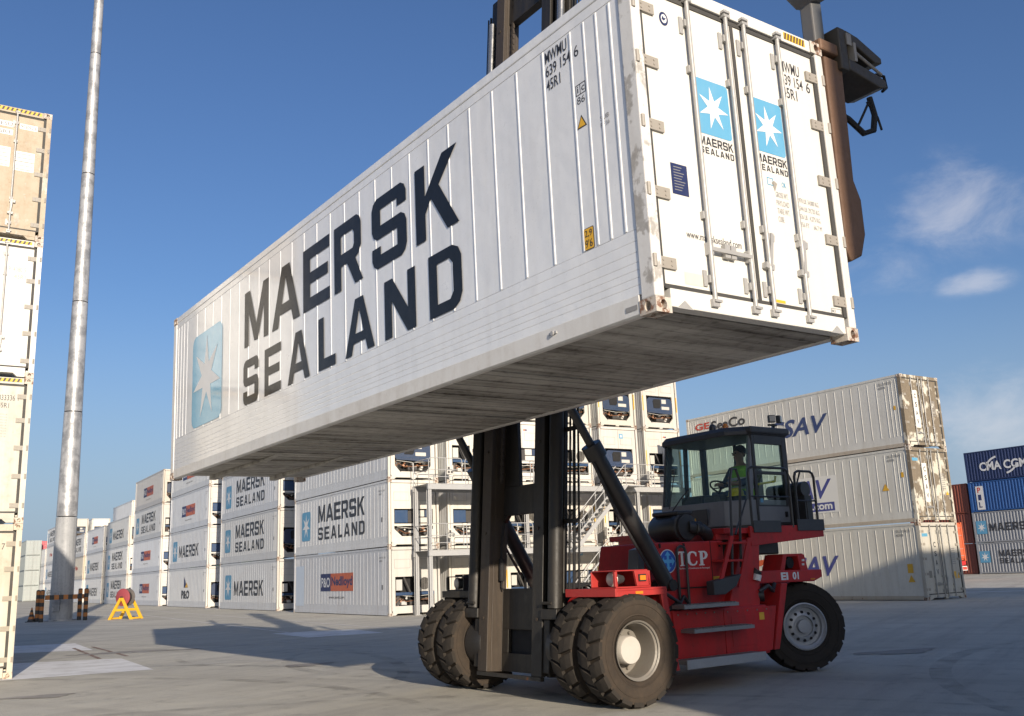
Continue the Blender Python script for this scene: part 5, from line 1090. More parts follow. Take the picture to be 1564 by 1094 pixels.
# ================================================================== STACKS IN THE YARD
YY = 1.0123; YROT = -YY
U = Vector((-math.cos(YY), math.sin(YY), 0)); V = Vector((math.sin(YY), math.cos(YY), 0))
ST = [Vector((-5.6, 42.08, 0)), Vector((-13.85, 56.12, 0)), Vector((-22.31, 70.02, 0)), Vector((-30.65, 83.6, 0))]
step = (ST[3] - ST[0]) / 3
while len(ST) < 10: ST.append(ST[-1] + step)
W1, W2, G1, B1 = (1, 1, 1), (.96, .97, 1.0), (.88, .88, .87), (.93, .85, .72)
LV = ['bottom', 'second tier', 'third tier', 'top tier']
rows = [
 [(deco_pon, W2, 'white reefer with navy and orange logo block on the ground beside the gangway post'), (deco_ms, W1, 'white reefer with star logo and two-line lettering on second tier beside the gangway'), (deco_none, W1, 'plain ribbed white reefer on third tier beside the gangway'), (deco_none, W2, 'plain ribbed white reefer on fourth tier above the gangway end')],
 [(deco_m, W1, 'ground level reefer with star logo and one large word, next past the gangway stack'), (deco_ms, W1, 'two-line star logo reefer directly on top of a ground level one-word star reefer'), (deco_ms, W2, 'two-line star logo reefer on third tier partly hidden by the hoisted container'), (deco_none, W1, 'reefer on fourth tier hidden behind the hoisted container')],
 [(deco_po, W1, 'white reefer with serif letters under a small blue and yellow flag on the ground'), (deco_m, W2, 'one-word star logo reefer stacked on the flag logo reefer'), (deco_pon, W2, 'navy and orange logo reefer stacked on a one-word star logo reefer'), (deco_pon, W1, 'navy and orange logo reefer on fourth tier cut off by the hoisted container')],
 [(deco_pon, W2, 'navy and orange logo reefer at the foot of a four high stack'), (deco_pon, W2, 'navy and orange logo reefer second up in a four high stack'), (deco_ms, W1, 'two-line star logo reefer sandwiched between navy and orange logo reefers'), (deco_pon, (.8, .77, .74), 'dull faded navy and orange logo reefer topping a four high stack')],
 [(deco_ms, W1, 'two-line star logo reefer on the ground right behind the yellow stand'), (deco_ms, W1, 'second tier two-line star logo reefer above the yellow stand'), (deco_m, G1, 'greyish one-word star logo reefer on top of two two-line ones')],
 [(deco_m, W1, 'ground level one-word star reefer in far stack between lamp mast and yellow stand'), (deco_m, W1, 'second tier one-word star reefer in far stack between lamp mast and yellow stand'), (deco_pon, W2, 'navy and orange logo reefer topping far stack between lamp mast and yellow stand')],
 [(deco_none, W1, 'unmarked far white reefer on the ground just past the lamp mast'), (deco_red, B1, 'beige far reefer with red letters beside the lamp mast'), (deco_ms, W1, 'far two-line star logo reefer on top of a beige one')],
 [(deco_m, W1, 'far one-word star logo reefer on the ground behind the lamp mast'), (deco_pon, W1, 'far navy and orange logo reefer behind the lamp mast'), (deco_ms, W2, 'far two-line star logo reefer behind the lamp mast'), (deco_none, G1, 'far grey reefer topping the stack behind the lamp mast')],
 [(deco_m, W1, 'farthest one-word star logo reefer on the ground beyond the lamp mast'), (deco_m, W2, 'farthest one-word star logo reefer on second tier beyond the lamp mast'), (deco_red, W1, 'farthest white reefer with red letters beyond the lamp mast'), (deco_ms, W2, 'farthest two-line star logo reefer topping its stack beyond the lamp mast')],
 [(deco_m, W1, 'last far reefer on the ground at the end of the row'), (deco_none, W2, 'last far reefer on second tier at the end of the row'), (deco_none, W1, 'last far reefer on third tier at the end of the row')],
]
kinds = 'CBAC'
for r, spec in enumerate(rows):
    for k, (deco, tint, lab) in enumerate(spec):
        c = container((ST[r].x, ST[r].y, k * HC), YROT + random.uniform(-.0015, .0015), ('B' if k == 0 else 'C' if k == 1 else 'A') if r == 0 else kinds[(r + k) % 4], lab, tint)
        g_ = random.uniform(.84, 1.02); w_ = random.uniform(-.03, .02)
        tint = (tint[0] * g_, tint[1] * g_ * (1 + w_ * .4), tint[2] * g_ * (1 + w_))
        deco(c); tint_tree(c, tint, random.random())
# light blue patch on the nearest bottom reefer
patch = Print('side', YS).rect(-11.85, -10.6, .35, 2.35); patch.build('repair_patch', paint('patch_pale_blue', (.55, .62, .7), .5, .25, (.6, .6, .6)), [o for o in COL.objects if o.get('label', '').startswith('white reefer with navy and orange')][0])
# the block whose unit ends face the gangway
cols_k = ['', 'BCBB', 'BBCB', 'CBBA', 'BBAA', 'BCBA']
tierw = ['ground level', 'second tier', 'third tier', 'fourth tier']; colw = ['', 'second', 'third', 'fourth', 'fifth', 'sixth and last']
unitw = {'A': 'navy octagonal unit', 'B': 'round fan grille', 'C': 'blue square unit cover'}
small_star = lambda: Print('end', -.026).rect(1.28, 1.52, 2.3, 2.55)
for j in range(1, 6):
    for k in range(4):
        p = ST[0] + V * (2.9 * j); kd = cols_k[j][k]
        c = container((p.x, p.y, k * HC), YROT, kd, '%s reefer end with %s, %s column along the gangway' % (tierw[k], unitw[kd], colw[j]), (1, 1, 1), group='reefer ends facing the gangway')
        if (j + k) % 3 == 0:
            printed('ss', small_star, 'logo_panel', m_logo2, c); printed('ss2', lambda: Print('end', -.023).star(1.4, 2.425, .1, .11), 'logo_star', m_star, c)
        elif (j + k) % 3 == 1: printed('sr', lambda: Print('end', -.026).rect(1.3, 1.4, 2.45, 2.52), 'logo_panel', m_orange, c); printed('sn', lambda: Print('end', -.026).rect(1.401, 1.5, 2.45, 2.52), 'logo_panel', m_navy, c)
        for y in (.08, W8 - .08):
            if random.random() < .6: printed(('yl', y), lambda y=y: Print('end', .003).rect(y - .03, y + .03, .95, 1.75), 'yellow_strip', m_yellow, c)
        g_ = random.uniform(.85, 1.05); tint_tree(c, (g_, g_ * random.uniform(.97, 1), g_ * random.uniform(.92, 1)), random.random())
# taller white reefers standing behind the far rows
for (r, vofs, k, lab) in ((4, 2.9, 3, 'white reefer end rising behind the greyish star logo reefer'), (5, 2.9, 3, 'pale reefer on fourth tier behind a far navy and orange logo reefer'), (7, 2.9, 3, 'white reefer end with dark unit rising behind the lamp mast')):
    for kk in range(k + 1):
        p = ST[r] + V * vofs
        c = container((p.x, p.y, kk * HC), YROT, 'ABCA'[kk], lab if kk == k else 'hidden %s reefer in the column under the %s' % (tierw[kk], ('greyish one', 'pale one', 'dark unit one')[(4, 5, 7).index(r)]), W1); tint_tree(c, W1, random.random())

# ---- gangway rack
gw = empty('access_gangway', tuple(ST[0] - U * 1.1 + V * 7), YROT)
tag(gw, 'galvanised two level steel gangway with railings and stairs before the reefer ends', 'gangway')
gw0 = ST[0] - U * 1.1 + V * 7
def G(u, v, z): return (-u - 1.1, v - 7, z)          # local x = -U, y = V
VEND = 17.0
for v in (1.1, 6.8, 12.4, 16.8):
    for u in (-.42, -1.72):
        x, y, _ = G(u, v, 0)
        MB().box(x - .085, x + .085, y - .012, y + .012, .0, 5.45).box(x - .085, x - .07, y - .08, y + .08, 0, 5.45).box(x + .07, x + .085, y - .08, y + .08, 0, 5.45).build('post', m_rack, gw)
        MB().box(x - .14, x + .14, y - .14, y + .14, 0.0, .02).build('base_plate', m_rack, gw)
for zt in (2.66, 5.45):
    for u in (-.36, -1.80):
        x, y0, _ = G(u, 1.0, 0); _, y1, _ = G(u, VEND, 0)
        MB().box(x - .05, x + .05, y0, y1, zt - .24, zt - .02).build('deck_beam', m_rack, gw)
    for i in range(16):
        x0 = G(-.30, 0, 0)[0]; x1 = G(-1.86, 0, 0)[0]; y0 = G(0, 1.0 + i, 0)[1]
        dk = MB().box(x0, x1, y0 + .01, y0 + .99, zt - .018, zt).build('deck_plate', m_rack, gw)
    for i in range(9):
        v0 = 1.05 + i * 1.77; x = G(-1.84, 0, 0)[0]; ya, yb = G(0, v0, 0)[1], G(0, v0 + 1.62, 0)[1]
        if i == 5: continue
        fr = MB(); c = .1
        fr.tube([(x, ya, zt + .12), (x, ya, zt + .98), (x, ya + .03, zt + 1.07), (x, ya + c, zt + 1.1), (x, yb - c, zt + 1.1), (x, yb - .03, zt + 1.07), (x, yb, zt + .98), (x, yb, zt + .12)], .02, 6)
        fr.tube([(x, ya, zt + .6), (x, yb, zt + .6)], .015, 6).tube([(x, ya, zt + .3), (x, yb, zt + .3)], .015, 6).tube([(x, (ya + yb) / 2, zt - .06), (x, (ya + yb) / 2, zt + 1.1)], .02, 6)
        fr.tube([(x, ya + .02, zt - .1), (x, ya + .02, zt + .15)], .02, 6)
        fr.build('guard_rail', m_rack, gw)
    ex = MB(); y = G(0, 1.02, 0)[1]
    ex.tube([(G(-.4, 0, 0)[0], y, zt), (G(-.4, 0, 0)[0], y, zt + 1.05), (G(-1.8, 0, 0)[0], y, zt + 1.05)], .02, 6).tube([(G(-.4, 0, 0)[0], y, zt + .55), (G(-1.8, 0, 0)[0], y, zt + .55)], .016, 6); ex.build('guard_rail', m_rack, gw)
    for v in (2.75, 5.65, 8.55, 11.45, 14.35):
        x, y, _ = G(-.5, v, 0)
        MB().box(x - .1, x + .1, y - .16, y + .16, zt + .55, zt + .95).cyl((x, y, zt), (x, y, zt + .55), .02, n=6).build('socket_box', m_unit_white, gw)
        MB().box(x + .101, x + .115, y - .12, y - .03, zt + .6, zt + .7).box(x + .101, x + .115, y + .03, y + .12, zt + .6, zt + .7).box(x + .101, x + .115, y - .12, y - .03, zt + .78, zt + .88).build('socket', m_unit_dark, gw)
for zt, zb, vt, vb in ((5.45, 2.66, 11.0, 8.1), (2.66, .0, 11.0, 8.2)):
    sr = MB()
    for u in (-1.95, -2.65):
        x = G(u, 0, 0)[0]; yt, yb = G(0, vt, 0)[1], G(0, vb, 0)[1]
        sr.hexa([(x - .02, yb - .12, zb), (x + .02, yb - .12, zb), (x + .02, yb + .16, zb), (x - .02, yb + .16, zb)], [(x - .02, yt - .12, zt), (x + .02, yt - .12, zt), (x + .02, yt + .16, zt), (x - .02, yt + .16, zt)])
    so = sr.build('stair', m_rack, gw)
    for i in range(1, 13):
        f = i / 13; y = G(0, vb + (vt - vb) * f, 0)[1]; z = zb + (zt - zb) * f
        MB().box(G(-2.63, 0, 0)[0], G(-1.97, 0, 0)[0], y - .12, y + .12, z - .02, z + .015).build('tread', m_rack, so)
    for u in (-1.95, -2.65):
        x = G(u, 0, 0)[0]; yt, yb = G(0, vt, 0)[1], G(0, vb, 0)[1]; hr = MB()
        for hh in (.5, .95): hr.tube([(x, yb, zb + hh), (x, yt, zt + hh)], .02, 6)
        for f in (.05, .3, .55, .8): hr.tube([(x, yb + (yt - yb) * f, zb + (zt - zb) * f), (x, yb + (yt - yb) * f, zb + (zt - zb) * f + .95)], .018, 6)
        hr.build('stair_rail', m_rack, so)
    x0, x1 = G(-1.86, 0, 0)[0], G(-2.7, 0, 0)[0]; y = G(0, vt, 0)[1]
    MB().box(x0, x1, y + .16, y + 1.1, zt - .05, zt).build('landing', m_rack, gw)
tint_tree(gw, (1, 1, 1), .2)

# ---- three weathered reefers with CSAV lettering
YC = -.9899; C0 = Vector((15.2, 37.21, 0)); m_csav = paint('logo_dark_blue', (.025, .05, .16), .5, .2, (.25, .27, .33))
m_csav2 = paint('logo_violet_blue', (.05, .06, .25), .5, .2, (.2, .22, .32))
cs = []
for k, (lab, em, tint) in enumerate((('grimy reefer on the ground with white doors and slanted blue letters beside the truck', m_dusty_door, (.90, .88, .82)), ('weathered reefer with white web address panel in the middle of its stack', m_peel_door, (.95, .94, .90)), ('weathered reefer with slanted blue letters and red and black wordmark topping its stack', m_peel_door, (.97, .96, .94)))):
    c = container((C0.x, C0.y, k * HC), YC, 'door', lab, tint, side_mat=m_old_side, end_mat=em, group='weathered reefers stacked behind the truck'); cs.append(c)
def csav(root, s0, s1, z0, z1, mat): Print('side', YS - .002).text('CSAV', -s1, -s0, z0, z1, bold=.02, shear=.28).build('lettering', mat, root)
csav(cs[2], 3.66, 6.95, 6.93 - 5.792, 7.70 - 5.792, m_csav); csav(cs[1], 3.83, 6.95, 4.15 - HC, 4.96 - HC, m_csav2); csav(cs[0], 3.86, 7.0, .98, 1.80, m_csav2)
Print('side', YS).rect(-7.4, -3.55, .66, 2.18).build('white_panel', m_sticker, cs[1])
Print('side', YS - .002).rect(-7.3, -3.78, .73, 1.09).build('web_bar', m_csav2, cs[1]); Print('side', YS - .005).text('www.csav.com', -7.2, -3.9, .80, 1.02, bold=.03).build('lettering', m_star, cs[1])
Print('side', YS - .002).text('GE', -11.6, -10.6, 2.24, 2.56, bold=.025).build('lettering', m_red_ink, cs[2]); Print('side', YS - .002).text('SeaCo', -10.5, -8.3, 2.1, 2.56, bold=.025).build('lettering', m_ink2, cs[2])
pr = Print('side', YS - .002); pr.poly([(-8.4, 1.42), (-7.1, 1.74), (-7.1, 1.86), (-7.7, 1.78), (-8.5, 1.7)]).poly([(-8.3, 1.0), (-7.15, 1.5), (-7.2, 1.32), (-7.5, 1.0)]); pr.build('logo_arrow', paint('logo_vermilion', (.6, .1, .03), .5, .2), cs[0])
for k, c in enumerate(cs):
    Print('side', YS).text('CRLU 129 42%d 5' % (k + 3), -1.05, -.42, 2.55, 2.65, bold=.01).text('45R1', -1.05, -.75, 2.4, 2.5, bold=.01).build('container_number', m_ink_grey, c)
    pr = Print('end', -.0275); 
    for i, ch in enumerate('CSAV'): pr.text(ch, .79, .93, 1.95 - i * .34, 2.15 - i * .34, bold=.02)
    if k < 2: Print('end', -.0275).rect(.14, .5, 2.36, 2.48).build('door_label', m_logo2, cs[k])
    if k > 0:
        Print('end', -.0290).rect(.72, 1.0, .78, 2.28).build('white_strip', m_sticker, c); pr.c = -.026
    pr = Print('end', -.026)
    for i, ch in enumerate('CSAV'): pr.text(ch, .79, .93, 1.95 - i * .34, 2.15 - i * .34, bold=.02)
    pr.build('lettering', m_ink2, c)
    pr = Print('end', -.0275)
    for i in range(8): pr.rect(1.84, 2.1, 1.3 + i * .08, 1.33 + i * .08)
    pr.build('weight_table', m_ink_grey, c)
Print('side', YS).rect(-.72, -.48, 1.02, 1.36).build('yellow_label', m_yellow, cs[0]); Print('side', YS).poly([(-.75, .68), (-.45, .68), (-.6, .95)]).build('warning_triangle', m_yellow, cs[0])
Print('side', YS).poly([(-1.42, 1.3), (-1.1, 1.3), (-1.26, 1.58)]).build('warning_triangle', m_yellow, cs[1]); Print('side', YS).rect(-.5, -.38, 1.75, 1.95).build('yellow_label', m_yellow, cs[1]); Print('side', YS).rect(-.46, -.36, 1.5, 1.66).build('yellow_label', m_yellow, cs[2])
Print('end', -.0275).rect(1.86, 2.02, .75, 1.02).build('yellow_label', m_yellow, cs[0]); Print('end', -.0275).poly([(2.06, .76), (2.24, .76), (2.15, .98)]).build('warning_triangle', m_yellow, cs[0]); Print('end', -.0275).rect(.3, .48, .82, 1.08).build('ventilator', m_unit_grey, cs[0])
Print('end', -.0275).poly([(2.06, 1.06), (2.24, 1.06), (2.15, 1.22)]).build('warning_triangle', m_yellow, cs[1])
for k, (c, t) in enumerate(zip(cs, ((.90, .88, .82), (.95, .94, .90), (.97, .96, .94)))): tint_tree(c, t, (.13, .55, .82)[k])

# ---- near stack by the frame's left: four door ends
NS = Vector((-9.68, 18.99, 0)); YN = -R(56); NV = Vector((math.sin(R(56)), math.cos(R(56)), 0)); NO = NS - NV * W8
near = []
for k, (lab, em, tint) in enumerate((('cream door end of a reefer on the ground beside the white floor markings', m_dusty_door, (1.0, .96, .86)), ('white reefer door end with number 833336 second from the ground', m_dusty_door, (1.05, 1.05, 1.02)), ('bright white reefer door end with faded number below the stained beige doors', m_hero_door, (1, 1, 1)), ('stained beige reefer door end numbered 903092 at the top of its stack', m_beige_door, (1, 1, 1)))):
    c = container((NO.x, NO.y, k * HC), YN, 'door', lab, tint, side_mat=m_reefer, end_mat=em, group='reefer door ends in the near stack'); near.append(c)
def nprint(c, items, mat):
    pr = Print('end', -.0275)
    for t, y0, y1, z0, z1 in items: pr.text(t, y0, y1, z0, z1)
    pr.build('container_number', mat, c)
Print('end', -.0285).rect(1.34, 1.74, 2.44, 2.56).rect(1.84, 2.18, 2.44, 2.56).rect(1.34, 1.72, 2.26, 2.38).build('number_label', m_sticker, near[3])
nprint(near[3], (('GESU', 1.38, 1.70, 2.46, 2.54), ('903092 6', 1.86, 2.16, 2.46, 2.54), ('45R1', 1.38, 1.66, 2.28, 2.36)), m_ink2)
Print('end', -.0285).rect(1.80, 2.16, 1.72, 1.93).rect(1.38, 1.7, 1.55, 1.98).rect(1.80, 2.16, 1.50, 1.70).build('weight_label', m_sticker, near[3])
pr = Print('end', -.026)
for i in range(5): pr.rect(1.82, 2.13, 1.53 + i * .085, 1.545 + i * .085).rect(1.40, 1.66, 1.58 + i * .085, 1.595 + i * .085)
pr.build('weight_table', m_ink_grey, near[3])
nprint(near[2], (('914380 5', 1.84, 2.16, 2.2, 2.3), ('45R1', 1.95, 2.16, 2.05, 2.14)), m_hinge)
nprint(near[1], (('833336 1', 1.84, 2.2, 2.42, 2.53), ('45R1', 1.84, 2.04, 2.27, 2.37)), m_ink2)
pr = Print('end', -.0275)
for i in range(9): pr.text('74,970 LB', 1.84, 2.02, 2.12 - i * .055, 2.15 - i * .055)
pr.build('weight_table', m_ink_grey, near[1])
nprint(near[0], (('17 7', 1.95, 2.16, 2.40, 2.52),), m_ink2)
for k in (1, 2, 3):
    Print('end', 0).rect(.2, W8 - .2, HC - .1, HC - .03).build('hazard_strip', m_yellow, near[k])
    for i in range(24):
        y = .21 + i * .084; Print('end', .002).poly([(y, HC - .099), (y + .04, HC - .099), (y + .07, HC - .031), (y + .03, HC - .031)]).build('hazard_stripe', m_ink2, near[k])
for k, c in enumerate(near): tint_tree(c, ((1.0, .96, .86), (1.0, 1.0, .97), (1, 1, 1), (1, 1, 1))[k], .1 + .21 * k)

# ---- row of stacks out of view to the right, whose shade falls over the truck
SHADE = empty
p0 = ST[0] * 1.0; p0 = Vector((-5.5999, 42.0787, 0))
OCC = MB().box(-L40, 0, 0, W8, .02, HC - .006)
for s in rib_list(): OCC.prism([(-s - .03, 0), (-s - .012, -.012), (-s + .012, -.012), (-s + .03, 0)], 'z', .45, HC - .2)
OCCm = OCC.mesh('wall'); OCCf = MB()
for fx in (0, 1):
    for fy in (0, 1): OCCf.box(-L40 - .006 if fx else .006, -L40 + .15 if fx else -.15, W8 + .006 if fy else -.006, W8 - .13 if fy else .13, 0.0, HC - .002)
OCCfm = OCCf.mesh('frame')
for j in range(13):
    for k in range(4):
        q = p0 + U * (-50.2 - L40) + V * (-13.87 + j * 2.6)
        c = empty('refrigerated_container', (q.x, q.y, k * HC), YROT)
        link('wall', OCCm, m_reefer, c); link('frame', OCCfm, m_frame, c); tint_tree(c, (1, 1, 1), random.random())
        tag(c, 'white reefer in the row of four high stacks that shades the truck', 'container', 'reefers in the shading row')

# ---- dry boxes across the apron on the right
m_dry = {}
def dry(loc, col, label, L=6.058, H=2.591, rough=.5, yaw=YROT, name='freight_container', group='dry freight containers across the apron'):
    root = empty(name, loc, yaw); key = 'dry_%02d%02d%02d' % tuple(int(c * 99) for c in col)
    m = paint(key, col, .5, .4, tuple(c * .45 + .04 for c in col), rust=.06, streak=.7, bump=.03)
    if (L, H) not in m_dry:
        cor = []; n = int(L / .278); pw = (L - .3) / n
        for i in range(n):
            x = -L + .15 + i * pw; cor += [(x, .008), (x + pw * .28, .008), (x + pw * .5, .045), (x + pw * .78, .045)]
        cor.append((-.15, .008)); cor += [(-.15, .09), (-L + .15, .09)]
        sp = MB().prism(cor, 'z', .16, H - .1); ends = MB().box(-L, 0, 0, .07, .05, .16).box(-L, 0, 0, .07, H - .1, H - .01)
        eps = []
        for fx in (0, 1):
            for fy in (0, 1): eps.append((MB().box(-L if fx else 0, -L + .15 if fx else -.15, W8 if fy else 0, W8 - .14 if fy else .14, .0, H - .004), 'corner_post'))
        dds = [(MB().box(-.1, -.03, .145, 1.21, .16, H - .12), 'door'), (MB().box(-.1, -.03, 1.23, W8 - .145, .16, H - .12), 'door')]; rods = MB()
        for y in ROD_Y: rods.cyl((-.005, y, .1), (-.005, y, H - .08), .018, n=6)
        for z in (.35, .8, 1.7, 2.2): rods.box(-.029, -.01, .14, 2.3, z, z + .02)
        m_dry[(L, H)] = [(x.mesh(nm), nm) for x, nm in [(sp, 'side_panel'), (MB().box(-L + .16, -.16, 0, .07, .05, .155), 'bottom_rail'), (MB().box(-L + .16, -.16, 0, .07, H - .095, H - .01), 'top_rail')] + eps + dds + [(rods, 'lock_rods'), (MB().box(-L + .06, -.11, .1, W8 - .02, .05, H - .03), 'shell')]]
    a = m_dry[(L, H)]
    for me, nm in a:
        o = link(nm, me, m_galv if nm == 'lock_rods' else m, root)
        if nm == 'lock_rods': o['kind'] = 'stuff'
    tag(root, label, 'container', group); tint_tree(root, (1, 1, 1), random.random()); return root
DY = -.002
P1 = Vector((39.25, 84.6, 0)); E1 = P1 - U * 6.058
H20 = 2.591
def d20(e, k, col, lab, **kw): return dry((e.x, e.y, k * H20), col, lab, **kw)
grey = (.30, .31, .33)
c = d20(E1, 0, grey, 'grey corrugated container with star logo and two-line lettering on the apron')
Print('side', DY).rect(-5.85, -4.9, .95, 1.9).build('logo_panel', m_logo2, c); Print('side', DY - .003).star(-5.37, 1.42, .38, .4).build('logo_star', m_star, c); Print('side', DY).word('MAERSK', -4.1, -1.0, 1.42, 1.95).word('SEALAND', -4.1, -1.0, .85, 1.28, gap=.35).build('lettering', m_ink2, c)
c = d20(E1, 1, grey, 'grey corrugated container with star logo and one word on second tier')
Print('side', DY).rect(-5.8, -4.85, .75, 1.85).build('logo_panel', m_logo2, c); Print('side', DY - .003).star(-5.32, 1.3, .38, .42).build('logo_star', m_star, c); Print('side', DY).word('MAERSK', -4.6, -.75, .95, 1.6).build('lettering', m_ink2, c)
c = d20(E1, 2, (.02, .085, .27), 'bright blue container with white vertical letter panel under the dark blue one')
Print('side', DY).rect(-5.4, -4.7, .2, 2.2).build('logo_panel', m_sticker, c)
for i, ch in enumerate('PIL'): Print('side', DY - .003).text(ch, -5.25, -4.95, 1.62 - i * .62, 2.1 - i * .62, bold=.03).build('lettering', m_red_ink if i == 0 else m_navy, c)
c = d20(E1, 3, (.015, .03, .1), 'dark blue container with white letters and arcs topping the grey stack')
Print('side', DY).text('CMA', -4.75, -2.75, .85, 1.6, bold=.03).text('CGM', -2.55, -.5, .85, 1.6, bold=.03).build('lettering', m_star, c)
for cxx, czz, t0, t1 in ((-2.9, .6, 100, 150), (-2.6, 1.85, -80, -30)):
    pts = [(cxx + 1.45 * math.cos(R(t0 + i * (t1 - t0) / 8)), czz + 1.45 * math.sin(R(t0 + i * (t1 - t0) / 8))) for i in range(9)]; pts2 = [(cxx + 1.3 * math.cos(R(t0 + i * (t1 - t0) / 8)), czz + 1.3 * math.sin(R(t0 + i * (t1 - t0) / 8))) for i in range(9)]
    Print('side', DY).raw(pts + pts2, [(i, i + 1, i + 10, i + 9) for i in range(8)]).build('logo_arc', m_star, c)
E2 = E1 - U * 6.3
for k, (col, lab) in enumerate((((.42, .45, .43), 'pale grey green container next to the two-line star logo box'), ((.55, .58, .55), 'pale container on second tier next to the grey one-word star box'), ((.03, .1, .3), 'blue container beside the bright blue box with letter panel'), ((.015, .03, .1), 'dark navy container beside the box with white arcs'))): d20(E2, k, col, lab)
E3 = P1 + U * .25 + V * .15
for k, (col, lab) in enumerate((((.2, .05, .03), 'red brown container on the ground behind the grey boxes'), ((.2, .05, .03), 'red brown container on second tier behind the grey boxes'), ((.22, .055, .03), 'red brown container on third tier peeking out beside the bright blue box'))): d20(E3, k, col, lab)
# dark roofed shed behind the boxes
sh = empty('warehouse_shed', tuple(E1 + V * 40), YROT)
MB().box(-30, 10, 0, 20, 0, 9.2).build('wall', paint('shed_wall', (.2, .2, .2), .7, .3), sh); MB().prism([(-31, 9.2), (11, 9.2), (11, 9.7), (-10, 11.0), (-31, 9.7)], 'y', -1, 21).build('roof', paint('shed_roof', (.035, .035, .035), .7, .2), sh)
tag(sh, 'low dark roofed shed behind the red brown container', 'shed')
# orange box on a trailer beyond the weathered doors
TR = Vector((28.35, 66.0, 0))
ob = dry((TR.x, TR.y, 1.25), (.5, .1, .035), 'orange container riding on a trailer beyond the weathered reefer doors', name='freight_container', group='orange container on trailer')
tr = empty('container_trailer', tuple(TR), YROT)
MB().box(-6.2, .1, .5, .75, .95, 1.22).box(-6.2, .1, 1.7, 1.95, .95, 1.22).box(-6.1, -5.9, .1, 2.34, 1.0, 1.24).box(-.2, .0, .1, 2.34, 1.0, 1.24).build('frame', m_red, tr)
MB().box(.0, .06, .1, 2.34, .62, .9).build('bumper', m_sticker, tr)
MB().box(.061, .07, .15, .6, .66, .86).box(.061, .07, 1.84, 2.3, .66, .86).build('tail_lamp', m_red_ink, tr)
for x in (-1.0, -2.3):
    for y in (.18, 2.05): MB().lathe([(.2, -.14), (.45, -.15), (.5, -.1), (.5, .1), (.45, .15), (.2, .14)], (x, y + .1, .5), (0, 1, 0), 24).cyl((x, y - .02, .5), (x, y + .2, .5), .24, n=14).build('wheel', m_tyre_dark, tr, True)
MB().box(-5.6, -5.4, .6, .75, 0, .95).box(-5.6, -5.4, 1.7, 1.85, 0, .95).cyl((-1.0, .2, .5), (-1.0, 2.2, .5), .06, n=8).cyl((-2.3, .2, .5), (-2.3, 2.2, .5), .06, n=8).box(-2.4, -.9, .5, .75, .5, .95).box(-2.4, -.9, 1.7, 1.95, .5, .95).build('landing_gear', m_cyl, tr)
tag(tr, 'trailer with white bumper under the orange container', 'trailer')
# far grey and red boxes at the left horizon
FL = Vector((-85.8, 170.0, 0))
for k in range(4): dry((FL.x, FL.y, k * H20), (.30, .33, .32), 'far grey container end, %s, seen past the lamp mast barrier' % tierw[k], L=12.19, group='far grey containers')
FL2 = FL + V * 2.75 + U * 3
for k, col in enumerate(((.5, .5, .52), (.55, .55, .57), (.55, .54, .52), (.42, .06, .08))): dry((FL2.x, FL2.y, k * H20), col, 'far %s container beside the far grey stack' % ('pale ' + tierw[k] if k < 3 else 'red'), group='far pale containers')

# ================================================================== LAMP MAST, BARRIER, STAND, CONE
LM = Vector((-25.11, 54.02, 0))
lm = empty('lamp_mast', tuple(LM)); tag(lm, 'very tall tapered galvanised lamp mast rising behind a striped barrier', 'lamp mast')
prof = [(.72, 0.0), (.72, .05), (.64, .06), (.62, .3)]
MB().lathe([(.9, 0), (.9, .06), (.66, .07)], (0, 0, 0), (0, 0, 1), 24).build('base_flange', m_lamp, lm, True)
zz = [0.0, 5.6, 11.5, 18, 26, 34, 45]; rr = [.60, .54, .48, .42, .36, .30, .22]
m_lamp_dark = paint('lamp_base_grey', (0.36, 0.365, 0.37), 0.55, 0.9, (0.1, 0.105, 0.11), streak=0.8, gscale=1.2, bump=0.06, stretch=(2.6, 2.6, 0.2))  # darker streaked grey, used on the lowest shaft section only
for i in range(6):
    f = i
    m = MB(); m.lathe([(rr[i], zz[i]), (rr[i + 1] + .006, zz[i + 1] - .05 if i < 5 else zz[i + 1])], (0, 0, 0), (0, 0, 1), 16)
    if i < 5: m.lathe([(rr[i + 1] + .006, zz[i + 1] - .05), (rr[i + 1] + .0, zz[i + 1] - .05)], (0, 0, 0), (0, 0, 1), 16)
    m.build('shaft_section', m_lamp_dark if i == 0 else m_lamp, lm, True)
MB().lathe([(1.5, 44.6), (1.6, 44.8), (1.5, 45.0), (.2, 45.0)], (0, 0, 0), (0, 0, 1), 20).build('head_frame', m_lamp, lm)
for k in range(8): t = 2 * math.pi * k / 8; MB().box(-.3, .3, -.25, .25, 44.0, 44.55).build('floodlight', m_cab_dark, lm).location = (1.7 * math.cos(t), 1.7 * math.sin(t), 0)
MB().box(-.2, .2, -.66, -.58, .5, 1.5).build('access_door', m_lamp, lm)
tint_tree(lm, (1, 1, 1), .44)
br = empty('barrier', (0, 0, 0)); br.location = (-24.6, 53.0, 0); tag(br, 'black and orange striped post and rail barrier around the lamp mast foot', 'barrier')
def stripes_post(x, y, h, r):
    n = 8
    for k in range(n):
        MB().cyl((x, y, h * k / n), (x, y, h * (k + 1) / n), r, n=14).build('post_band', m_hazard_black if k % 2 == 0 else m_hazard_orange, br, True)
    MB().lathe([(r, 0), (r * .8, r * .5), (.001, r * .7)], (x, y, h), (0, 0, 1), 14).build('post_cap', m_hazard_black, br, True)
for x, y in ((-1.45, .3), (-.72, -.75), (.62, .75), (1.28, .0)): stripes_post(x, y, 1.6, .11)
